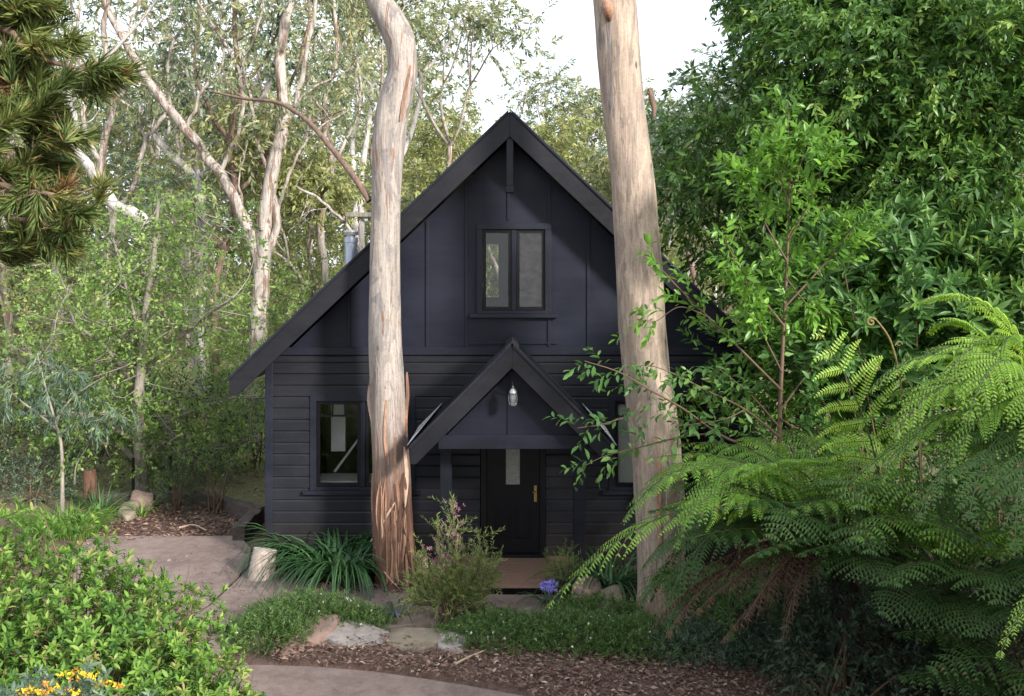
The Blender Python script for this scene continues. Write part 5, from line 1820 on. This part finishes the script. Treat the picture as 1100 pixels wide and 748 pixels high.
# ================================================================== FOREGROUND AND GARDEN PLANTS
# azalea, lower left
def azalea():
    r = rng(111)
    lob = [((-4.6, 8.9, .35), (1.75, 1.6, 1.55)), ((-3.75, 8.7, .3), (1.25, 1.3, 1.25)), ((-5.9, 9.0, .4), (1.5, 1.5, 1.75)), ((-3.05, 8.35, .15), (.85, .9, .85))]
    t = thing('azalea_bush', 'large rounded azalea bush with light green leaf rosettes in the lower left', 'bush', (-4.4, 8.8, 0))
    Os, Ds = [], []
    for c, rad in lob:
        n = int(1250 * rad[0] * rad[2])
        q = nrm(r.normal(size=(n, 3)) + np.array([0, -.25, .25]))
        lump = np.array([1 + .22 * noise.noise((a[0] * 2.4 + c[0], a[1] * 2.4, a[2] * 2.4)) + .17 * noise.noise((a[0] * 7 + c[0], a[1] * 7, a[2] * 7)) for a in q])
        rho = (1 - .45 * r.random(n) ** 2.2) * lump
        O = np.array(c) + q * rho[:, None] * np.array(rad)
        k = O[:, 2] > .08
        Os.append(O[k]); Ds.append(nrm(q[k] + np.array([0, 0, .55]) + .3 * r.normal(size=q[k].shape)))
    O, D = np.vstack(Os), np.vstack(Ds)
    p = rosettes(O, D, 9, .064, .023, r, 64, LEAF9, tint_spread=.26, lj=.5)
    T = Tubes()
    for i in r.choice(len(O), 90, False):
        b = np.array([-4.4 + .9 * r.normal(), 8.9 + .4 * r.normal(), 0])
        T.add(resample([b, (b + O[i]) / 2 + np.array([0, 0, .2]), O[i]], 8), np.linspace(.02, .005, 8), 5)
    for i in r.choice(len(O), 40, False):
        T.add(resample([O[i] - D[i] * .3, O[i], O[i] + (D[i] + .4 * r.normal(size=3)) * .16], 5), np.linspace(.005, .002, 5), 4)
    for i in r.choice(len(O), 900, False):
        T.add([O[i] - D[i] * .28 - np.array([0, 0, .05]), O[i]], [.006, .004], 4)
    link('stem', T.mesh('stem'), M['stem_brown'], t)
    leaf_obj('foliage', [p], M['l_azalea'], t)


azalea()


def azalea2():
    r = rng(112)
    t = thing('azalea_bush', 'lower darker green azalea in front, nearest the path', 'bush', (-2.7, 7.4, 0))
    lob = [((-2.75, 7.5, .25), (.85, .7, .68)), ((-2.2, 7.55, .12), (.50, .5, .50)), ((-3.5, 7.4, .2), (.8, .7, .8))]
    Os, Ds = [], []
    for c, rad in lob:
        n = int(560 * rad[0] * rad[2])
        q = nrm(r.normal(size=(n, 3)) + np.array([0, -.3, .35]))
        rho = (1 - .45 * r.random(n) ** 2) * np.array([1 + .22 * noise.noise((a[0] * 3 + c[0], a[1] * 3, a[2] * 3)) for a in q])
        O = np.array(c) + q * rho[:, None] * np.array(rad)
        k = O[:, 2] > .06
        Os.append(O[k]); Ds.append(nrm(q[k] + np.array([0, 0, .6]) + .3 * r.normal(size=q[k].shape)))
    O, D = np.vstack(Os), np.vstack(Ds)
    T = Tubes()
    for i in r.choice(len(O), 70, False):
        b = np.array([-2.8 + .4 * r.normal(), 7.5 + .2 * r.normal(), 0])
        T.add(resample([b, (b + O[i]) / 2 + np.array([0, 0, .1]), O[i]], 8), np.linspace(.014, .004, 8), 5)
    link('stem', T.mesh('stem'), M['stem_brown'], t)
    leaf_obj('foliage', [rosettes(O, D, 9, .085, .03, r, 62, LEAF9)], M['l_azalea2'], t)


azalea2()


def yellow_plant():
    r = rng(113)
    d = 6.4
    b = np.array([(75 - 550) / F * d, d, 0])
    t = thing('flowering_succulent', 'grey leaved plant with yellow and orange flower spikes at the lower left', 'plant', b)
    T = Tubes()
    fl, O = [], []
    for (x, y, e) in [((20), 752, (45, 737)), (60, 752, (92, 724)), (95, 760, (116, 733)), (55, 760, (68, 741)), (90, 755, (80, 720)), (30, 760, (34, 742))]:
        s = P(x, y + 60, d)
        q = resample([s, P(x, y, d), P(*e, d - .1)], 10)
        T.add(q, np.linspace(.008, .004, 10), 5)
        fl.append(np.array([P(e[0] + (k - 4) * 4.2, e[1] + abs(k - 4) * .8 + 2 * r.normal(), d - .1 + .04 * r.normal()) for k in range(9)]))
    for k in range(120):
        O.append(P(70 + 45 * r.normal(), 752 + 14 * r.normal(), d + .12 * r.normal()))
    T.add([b, P(70, 760, d)], [.02, .012], 6)
    link('stem', T.mesh('stem'), M['stem_green'], t)
    O = np.array(O)
    leaf_obj('foliage', [rosettes(O, nrm(r.normal(size=O.shape) * .5 + np.array([0, -.3, 1])), 7, .07, .02, r, 60, LEAF9)], M['l_wattle'], t)
    for f_ in fl:
        leaf_obj('flower', [rosettes(f_, nrm(r.normal(size=f_.shape) + np.array([0, -.5, .6])), 6, .024, .014, r, 75, LEAF4, tint_spread=.35)], M['yellow'], t)


yellow_plant()


def straps(name, label, c, n, L, W, spreadr, leafm, seed, cat='plant', up=.9, bend=1.7, group=None, flowers=None):
    r = rng(seed)
    c = np.array(c, float)
    t = thing(name, label, cat, c, group)
    a = r.random(n) * 6.28
    rr_ = spreadr * np.sqrt(r.random(n))
    O = c + np.column_stack([rr_ * np.cos(a), rr_ * np.sin(a) * .7, np.zeros(n)])
    el = up * (.55 + .6 * r.random(n))
    b = a + .5 * r.normal(size=n)
    D = np.column_stack([np.cos(b), np.sin(b), el * 1.6])
    NN = np.column_stack([-np.cos(b) * el, -np.sin(b) * el, np.ones(n)])
    parts = []
    LL = L * (.6 + .6 * r.random(n))
    tint = np.clip(.5 + .25 * r.normal(size=n), 0, 1)
    for k, bd in enumerate((bend * .6, bend, bend * 1.4)):
        s = np.arange(n) % 3 == k
        parts.append(leaves(O[s], D[s], NN[s], LL[s], W, strap(7, bd), tint[s]))
    leaf_obj('foliage', parts, leafm, t)
    return t


gC = G(338, 610)
straps('agapanthus', 'left clump of dark green strap leaves beside the log', gC + (0, .15, 0), 330, .95, .042, .42, M['l_strap'], 401, up=1.3, bend=1.9, group='agapanthus clumps along the wall')
gC = G(368, 624)
straps('agapanthus', 'clump of dark green strap leaves at the foot of the grey gum', gC + (0, .05, 0), 300, 1.0, .046, .36, M['l_strap'], 402, up=1.3, bend=1.9, group='agapanthus clumps along the wall')
gC = G(640, 640)
straps('agapanthus', 'strap leaved clump half hidden behind the low fern frond', gC + (.15, .2, 0), 150, .9, .042, .3, M['l_strap'], 403, group='agapanthus clumps along the wall')


def agap_flower(name, label, px, py, d, h0, seed):
    r = rng(seed)
    c = P(px, py, d)
    t = thing(name, label, 'flower', (c[0], c[1], 0))
    T = Tubes()
    T.add(resample([(c[0] + .04, c[1], 0), (c[0] + .02, c[1], c[2] * .5), c], 8), .007, 6)
    link('stem', T.mesh('stem'), M['stem_green'], t)
    m = 34
    q = nrm(r.normal(size=(m, 3)) + np.array([0, -.2, .5]))
    leaf_obj('flower', [rosettes(c + q * np.array([.10, .10, .065]), q, 6, .05, .018, r, 55, LEAF4)], M['purple'], t)
    a = r.random(24) * 6.28
    O = np.column_stack([c[0] + .05 * np.cos(a), c[1] + .05 * np.sin(a), np.zeros(24)])
    D = np.column_stack([np.cos(a), np.sin(a), 1.3 * np.ones(24)])
    leaf_obj('foliage', [leaves(O, D, np.column_stack([-np.cos(a), -np.sin(a), np.ones(24)]), .35 + .2 * r.random(24), .028, strap(7, 1.6), r.random(24))], M['l_strap'], t)


agap_flower('agapanthus_flower', 'violet agapanthus flower head beside the porch step', 590, 631, 12.35, 0, 411)
agap_flower('agapanthus_flower', 'small violet flower just behind the pale stone', 426, 666, 11.9, 0, 412)

# tufts and shrubs
gC = G(75, 575)
straps('grass_tuft', 'bright green grass tuft behind the azalea', gC, 420, .62, .014, .5, M['l_grass'], 421, 'grass', up=1.5, bend=.9)
gC = G(152, 556)
straps('strap_plant', 'small bright strap leaved plant in the mulch bed', gC, 34, .42, .022, .06, M['l_grass'], 422, up=1.4, bend=.8)
gC = G(108, 552)
straps('strap_plant', 'dull green strap plant beside the brown stump post', gC, 80, .6, .022, .2, M['l_strap'], 423, up=1.4, bend=.8)
c = G(190, 551)
bush('shrub', 'small dull needle leaved shrub growing in the mulch bed', (c[0], c[1], .42), (.3, .3, .42), 150, 12, .3, .07, .01, M['l_shade'], 424, 'shrub', shell=.2, up=.9, droop=.0)
c = G(232, 552)
bush('shrub', 'sparse twiggy shrub at the back of the mulch bed', (c[0], c[1], .55), (.35, .3, .55), 90, 9, .35, .06, .014, M['l_shade'], 425, 'shrub', shell=.2, up=.9, droop=.0)
c = G(40, 540)
bush('shrub', 'grey green low shrub in front of the blue grey sapling', (c[0], c[1], .3), (.8, .5, .5), 240, 9, .3, .06, .014, M['l_wattle'], 426, 'shrub', shell=.2, up=.6)


def bottlebrush():
    r = rng(431)
    b = G(478, 672)
    d = b[1]
    t = thing('bottlebrush_shrub', 'feathery shrub with a few pink flowers in front of the porch', 'shrub', b)
    T = Tubes()
    O, D, fl = [], [], []
    ends = [(487, 545, 1), (470, 570, 1), (455, 590, 1), (500, 585, 0), (520, 578, 0), (530, 590, 0), (512, 610, 0), (490, 600, 0), (475, 610, 0), (458, 615, 0), (525, 625, 0), (500, 640, 0), (480, 640, 0), (510, 650, 0), (465, 640, 0), (490, 570, 1), (535, 608, 0), (450, 605, 0), (515, 595, 0), (495, 620, 0), (478, 590, 1), (505, 625, 0), (440, 640, 0), (448, 628, 0)]
    for (x, y, f) in ends:
        e = P(x, y, d + .2 * r.normal())
        q = resample([b + np.array([.06 * r.normal(), .05 * r.normal(), 0]), P(482 + .3 * (x - 482), 650, d) + .04 * r.normal(size=3), (P(482 + .75 * (x - 482), (y + 660) / 2, d)), e], 16)
        T.add(q, np.linspace(.014, .004, 16), 5)
        tg = nrm(np.gradient(q, axis=0))
        for k in range(34):
            i = r.integers(6, 16)
            O.append(q[i])
            D.append(nrm(tg[i] + .75 * r.normal(size=3) + np.array([0, 0, .3])))
        if f:
            fl.append(np.array([q[r.integers(12, 16)] + .06 * r.normal(size=3) for k in range(26)]))
    link('stem', T.mesh('stem'), M['stem_brown'], t)
    leaf_obj('foliage', [sprays(O, D, 17, .24, .05, .009, r, 40, .0, .1, .3, tint_spread=.2)], M['l_bottle'], t)
    for f_ in fl:
        leaf_obj('flower', [rosettes(f_, nrm(r.normal(size=f_.shape)), 8, .03, .006, r, 90, LEAF4)], M['pink'], t)


bottlebrush()
c = G(604, 640)
bush('shrub', 'small yellowish feathery shrub at the porch step corner', (c[0], c[1], .24), (.26, .2, .28), 130, 12, .2, .05, .007, M['l_bottle'], 432, 'shrub', shell=.15, up=1.1, droop=0., ang=40)


def cover(name, label, lobes, seed, n0, flowers, leafm):
    r = rng(seed)
    t = thing(name, label, 'ground cover', (lobes[0][0][0], lobes[0][0][1], 0))
    Os, Ds = [], []
    for c, rad in lobes:
        n = int(n0 * rad[0] * rad[1])
        q = nrm(r.normal(size=(n, 3)))
        q[:, 2] = np.abs(q[:, 2])
        lump = np.array([1 + .2 * noise.noise((a[0] * 3 + c[0], a[1] * 3, seed)) + .14 * noise.noise((a[0] * 9, a[1] * 9, seed)) for a in q])
        rho = (1 - .5 * r.random(n) ** 2) * lump
        O = np.array([c[0], c[1], .02]) + q * rho[:, None] * np.array(rad)
        Os.append(O); Ds.append(nrm(q + np.array([0, 0, .5]) + .4 * r.normal(size=q.shape)))
    O, D = np.vstack(Os), np.vstack(Ds)
    leaf_obj('foliage', [sprays(O, D, 10, .13, .042, .011, r, 55, .05, .15, .5, tint_spread=.2)], leafm, t)
    i = r.choice(len(O), flowers, False)
    leaf_obj('flowers', [rosettes(O[i] + D[i] * .1, nrm(D[i] + np.array([0, -.4, .3])), 6, .016, .011, r, 85, LEAF4)], M['whitef'], t)['kind'] = 'stuff'
    T = Tubes()
    for k in r.choice(len(O), 60, False):
        T.add([np.array([O[k][0] * .5 + lobes[0][0][0] * .5, O[k][1] * .5 + lobes[0][0][1] * .5, 0]), O[k]], [.006, .003], 4)
    link('stem', T.mesh('stem'), M['stem_green'], t)


g = lambda x, y: G(x, y)[:2]
cover('ground_cover', 'mound of green ground cover dotted white, left of the edging stones', [(g(330, 672), (.72, .45, .27)), (g(292, 690), (.5, .4, .26)), (g(378, 676), (.42, .28, .15))], 441, 3600, 70, M['l_cover'])
cover('ground_cover', 'wide mat of green ground cover in front of the tan gum', [(g(545, 690), (.8, .45, .20)), (g(625, 694), (.75, .45, .25)), (g(690, 700), (.65, .45, .26)), (g(520, 672), (.4, .22, .1)), (g(640, 668), (.55, .35, .2))], 442, 3000, 60, M['l_cover'])
cover('ground_cover', 'shaded blue green ground cover beneath the fern fronds', [(g(770, 705), (.8, .5, .34)), (g(850, 715), (.7, .4, .3))], 443, 2600, 4, M['l_wattle'])

# ---- stones, log, timber
def rock(name, label, pix, h, mat, seed, group='rough stones edging the bed', z0=.015):
    """pix: ground outline of the stone"""
    r = rng(seed)
    pts = np.array([G(x, y)[:2] for x, y in pix])
    pts = resample(np.vstack([pts, pts[:1]]), 37)[:-1]
    c = pts.mean(0)
    n = len(pts)
    V, Q = [], []
    prof = [(1.0, 0), (1.02, .5), (1.0, .85), (.95, 1.0), (.7, 1.03), (.4, 1.02), (.12, 1.0)]
    for k, (s, hh) in enumerate(prof):
        for p in pts:
            q = c + (p - c) * s
            w = noise.noise((q[0] * 5 + seed, q[1] * 5, hh * 2))
            tilt = .12 * (q[1] - c[1]) + .08 * (q[0] - c[0]) * (1 if seed % 2 else -1)
            V.append((q[0] + .025 * w, q[1] + .02 * noise.noise((q[0] * 6, q[1] * 6, seed)), z0 + h * hh * (1 + .18 * w) + tilt * hh))
    for k in range(len(prof) - 1):
        i = k * n + np.arange(n)
        j = k * n + (np.arange(n) + 1) % n
        Q.append(np.stack([i, j, j + n, i + n], -1))
    me = np_mesh(name, V, [np.vstack(Q), np.array([[(len(prof) - 1) * n + k for k in range(n)]])])
    o = link(name, me, mat)
    return tag(o, label, 'stone', group)


rock('stone', 'brown rounded edging stone left of the pale slab', [(320, 690), (330, 680), (352, 676), (366, 680), (352, 694), (330, 698)], .15, M['rock_brown'], 1)
rock('stone', 'flat pale grey slab of stone, largest in the edging row', [(346, 694), (366, 679), (412, 684), (420, 690), (405, 698), (370, 700)], .09, M['rock_white'], 2)
rock('stone', 'brown and mossy edging stone right of the pale slab', [(414, 698), (424, 685), (450, 687), (474, 690), (470, 702), (440, 705)], .10, M['rock_moss'], 3)
rock('stone', 'small pale edging stone at the right end of the row', [(470, 704), (472, 694), (490, 691), (502, 698), (495, 708)], .1, M['rock_white'], 4)
rock('stone', 'low flat brown stone at the left end of the row', [(302, 705), (306, 697), (320, 692), (328, 698), (320, 708)], .07, M['rock_brown'], 5)
rock('rock', 'rounded brown rock on the back edge of the mulch bed', [(140, 548), (143, 543), (156, 542), (164, 544), (163, 549), (152, 550)], .22, M['rock_brown'], 6, 'rocks at the back of the mulch bed')
rock('rock', 'low grey rock in front of the rounded brown rock', [(126, 557), (132, 550), (146, 549), (148, 556), (136, 561)], .14, M['rock_moss'], 7, 'rocks at the back of the mulch bed')
rock('rock', 'pale rock lying against the foot of the porch corner', [(614, 652), (622, 645), (640, 643), (646, 650), (634, 657)], .26, M['rock_brown'], 8, 'rocks beside the porch')
rock('rock', 'low brown rock beside the rock at the porch corner', [(640, 662), (646, 652), (664, 650), (668, 660), (652, 666)], .2, M['rock_moss'], 9, 'rocks beside the porch')

# log
t = thing('log_stump', 'short weathered log standing on end beside the strap leaves', 'log', G(280, 623))
b = G(280, 623)
V, pl = tube(resample([b + (0, 0, -.04), b + (.02, .03, .2), b + (.05, .07, .41)], 16), np.linspace(.185, .165, 16), 28)
V = V.reshape(16, 28, 3)
for i in range(16):
    c_ = V[i].mean(0)
    for k in range(28):
        a = k / 28 * 6.28
        V[i, k] = c_ + (V[i, k] - c_) * (1 + .09 * noise.noise((math.cos(a) * 2, math.sin(a) * 2, i * .1)) + .03 * noise.noise((math.cos(a) * 9, math.sin(a) * 9, i * .2)))
link('bark', np_mesh('bark', V.reshape(-1, 3), [pl[0]], smooth=True), M['log'], t)
top = V[-1]
c_ = top.mean(0)
vs = np.vstack([top, c_ + (top - c_) * .5 + (0, 0, .004), [c_]])
i = np.arange(28)
j = (i + 1) % 28
link('cut_face', np_mesh('cut_face', vs, [np.stack([i, j, j + 28, i + 28], -1), np.stack([i + 28, j + 28, np.full(28, 56)], -1)]), M['logtop'], t)


def sleeper(label, a, b, w, h, seed):
    r = rng(seed)
    a, b = np.array(a), np.array(b)
    d_ = nrm(b - a)
    s = np.array([-d_[1], d_[0], 0]) * w / 2
    mb = MB()
    n = 14
    vs, fs = [], []
    for i in range(n):
        p = a + (b - a) * i / (n - 1)
        for sx, z in ((-1, -.05), (1, -.05), (1, h), (-1, h)):
            vs.append(p + s * sx * (1 + .06 * r.normal()) + np.array([0, 0, z + (.012 * r.normal() if z > 0 else 0)]))
    for i in range(n - 1):
        for k in range(4):
            fs.append((4 * i + k, 4 * i + (k + 1) % 4, 4 * i + 4 + (k + 1) % 4, 4 * i + 4 + k))
    fs += [(0, 1, 2, 3), (4 * n - 4, 4 * n - 3, 4 * n - 2, 4 * n - 1)]
    mb.add(vs, fs)
    o = mb.build('timber_sleeper', M['timber'], None, bevel=.012)
    return tag(o, label, 'sleeper', 'dark timbers edging the mulch bed')


sleeper('dark timber sleeper running back along the right side of the mulch bed', G(279, 561), G(214, 541), .2, .25, 1)
sleeper('short dark timber sleeper with its cut end facing out by the path', G(256, 583), G(276, 563.5), .2, .27, 2)
sleeper('dark timber sleeper along the far back edge of the mulch bed', G(210, 540.5), G(112, 543), .18, .22, 3)

t = thing('stump_post', 'short thick reddish brown timber post behind the grass tuft', 'post', G(96, 545))
b = G(96, 545)
MB().np(*tube(resample([b + (0, 0, -.05), b + (0.01, 0, .35), b + (.0, .0, .68)], 8), [.13, .125, .122, .12, .12, .118, .116, .11], 14)).build('post', M['post_wood'], t)
for lab, px, y0, y1 in (('thin black garden stake beside the grey limbed tree', 143, 535, 492), ('thin black garden stake right of the grey limbed tree', 183, 535, 490)):
    b = G(px, y0)
    e = P(px, y1, b[1])
    o = MB().np(*tube([b - (0, 0, .1), e], [.03, .03], 8)).build('garden_stake', M['iron'], None)
    tag(o, lab, 'stake', 'black garden stakes')
# fallen sticks
for lab, pix, rad in (('pale fallen stick lying on the mulch near the lower path', [(488, 724), (505, 715), (522, 708)], .014), ('curved grey stick fallen on the mulch bed by the sleepers', [(192, 569), (208, 566), (222, 572)], .018)):
    q = resample([G(*p_) + (0, 0, .1 if p_[1] > 600 else .03) for p_ in pix], 10)
    o = link('stick', np_mesh('stick', *tube(q, np.linspace(rad, rad * .6, 10), 7), smooth=True), M['strip2'])
    tag(o, lab, 'stick', 'fallen sticks')

# ================================================================== CAMERA, LIGHT, WORLD
cam_d = bpy.data.cameras.new('camera')
cam = bpy.data.objects.new('camera', cam_d)
C.objects.link(cam)
cam.location = (0, 0, CAMZ)
cam.rotation_euler = (math.radians(90), 0, 0)
cam_d.sensor_width = 36
cam_d.lens = 36 * F / 1100
cam_d.shift_y = -(374 - HY) / 1100
cam_d.clip_end = 600
cam_d.clip_start = .1
SC.camera = cam

sd = np.array([.92, -1.0, .56])
sd = sd / np.linalg.norm(sd)
elev = math.asin(sd[2])
sun_d = bpy.data.lights.new('sun', 'SUN')
sun_d.energy = 4.2
sun_d.angle = math.radians(7)
sun_d.color = (1., .95, .88)
sun = bpy.data.objects.new('sun', sun_d)
C.objects.link(sun)
sun.rotation_euler = Vector(sd).to_track_quat('Z', 'Y').to_euler()

wd = bpy.data.worlds.new('World')
SC.world = wd
wd.use_nodes = True
nt = wd.node_tree
nt.nodes.clear()
out = nt.nodes.new('ShaderNodeOutputWorld')
bg = nt.nodes.new('ShaderNodeBackground')
sky = nt.nodes.new('ShaderNodeTexSky')
sky.sky_type = 'NISHITA'
sky.sun_disc = False
sky.sun_elevation = elev
sky.sun_rotation = math.atan2(sd[0], sd[1])
sky.air_density = 1.0
sky.dust_density = 3.0
sky.ozone_density = 1.0
# thin bright cloud over the whole sky
tc = nt.nodes.new('ShaderNodeTexCoord')
cl = noise_n(nt, tc.outputs['Generated'], 2.2, 5, .6, .3)
cf = ramp(nt, [(.25, .55), (.6, .9)], cl)
mx = mixc(nt, sky.outputs[0], (8.6, 9.2, 10.0), cf.outputs[0])
nt.links.new(mx, bg.inputs['Color'])
bg.inputs['Strength'].default_value = .1
nt.links.new(bg.outputs[0], out.inputs[0])

SC.view_settings.view_transform = 'Standard'
SC.view_settings.look = 'None'
SC.view_settings.exposure = 1.02
SC.view_settings.gamma = 1
SC.view_settings.use_curve_mapping = False
SC.cycles.max_bounces = 6
SC.cycles.diffuse_bounces = 3
SC.cycles.glossy_bounces = 3
SC.cycles.transmission_bounces = 4
SC.cycles.transparent_max_bounces = 8
SC.cycles.use_denoising = True
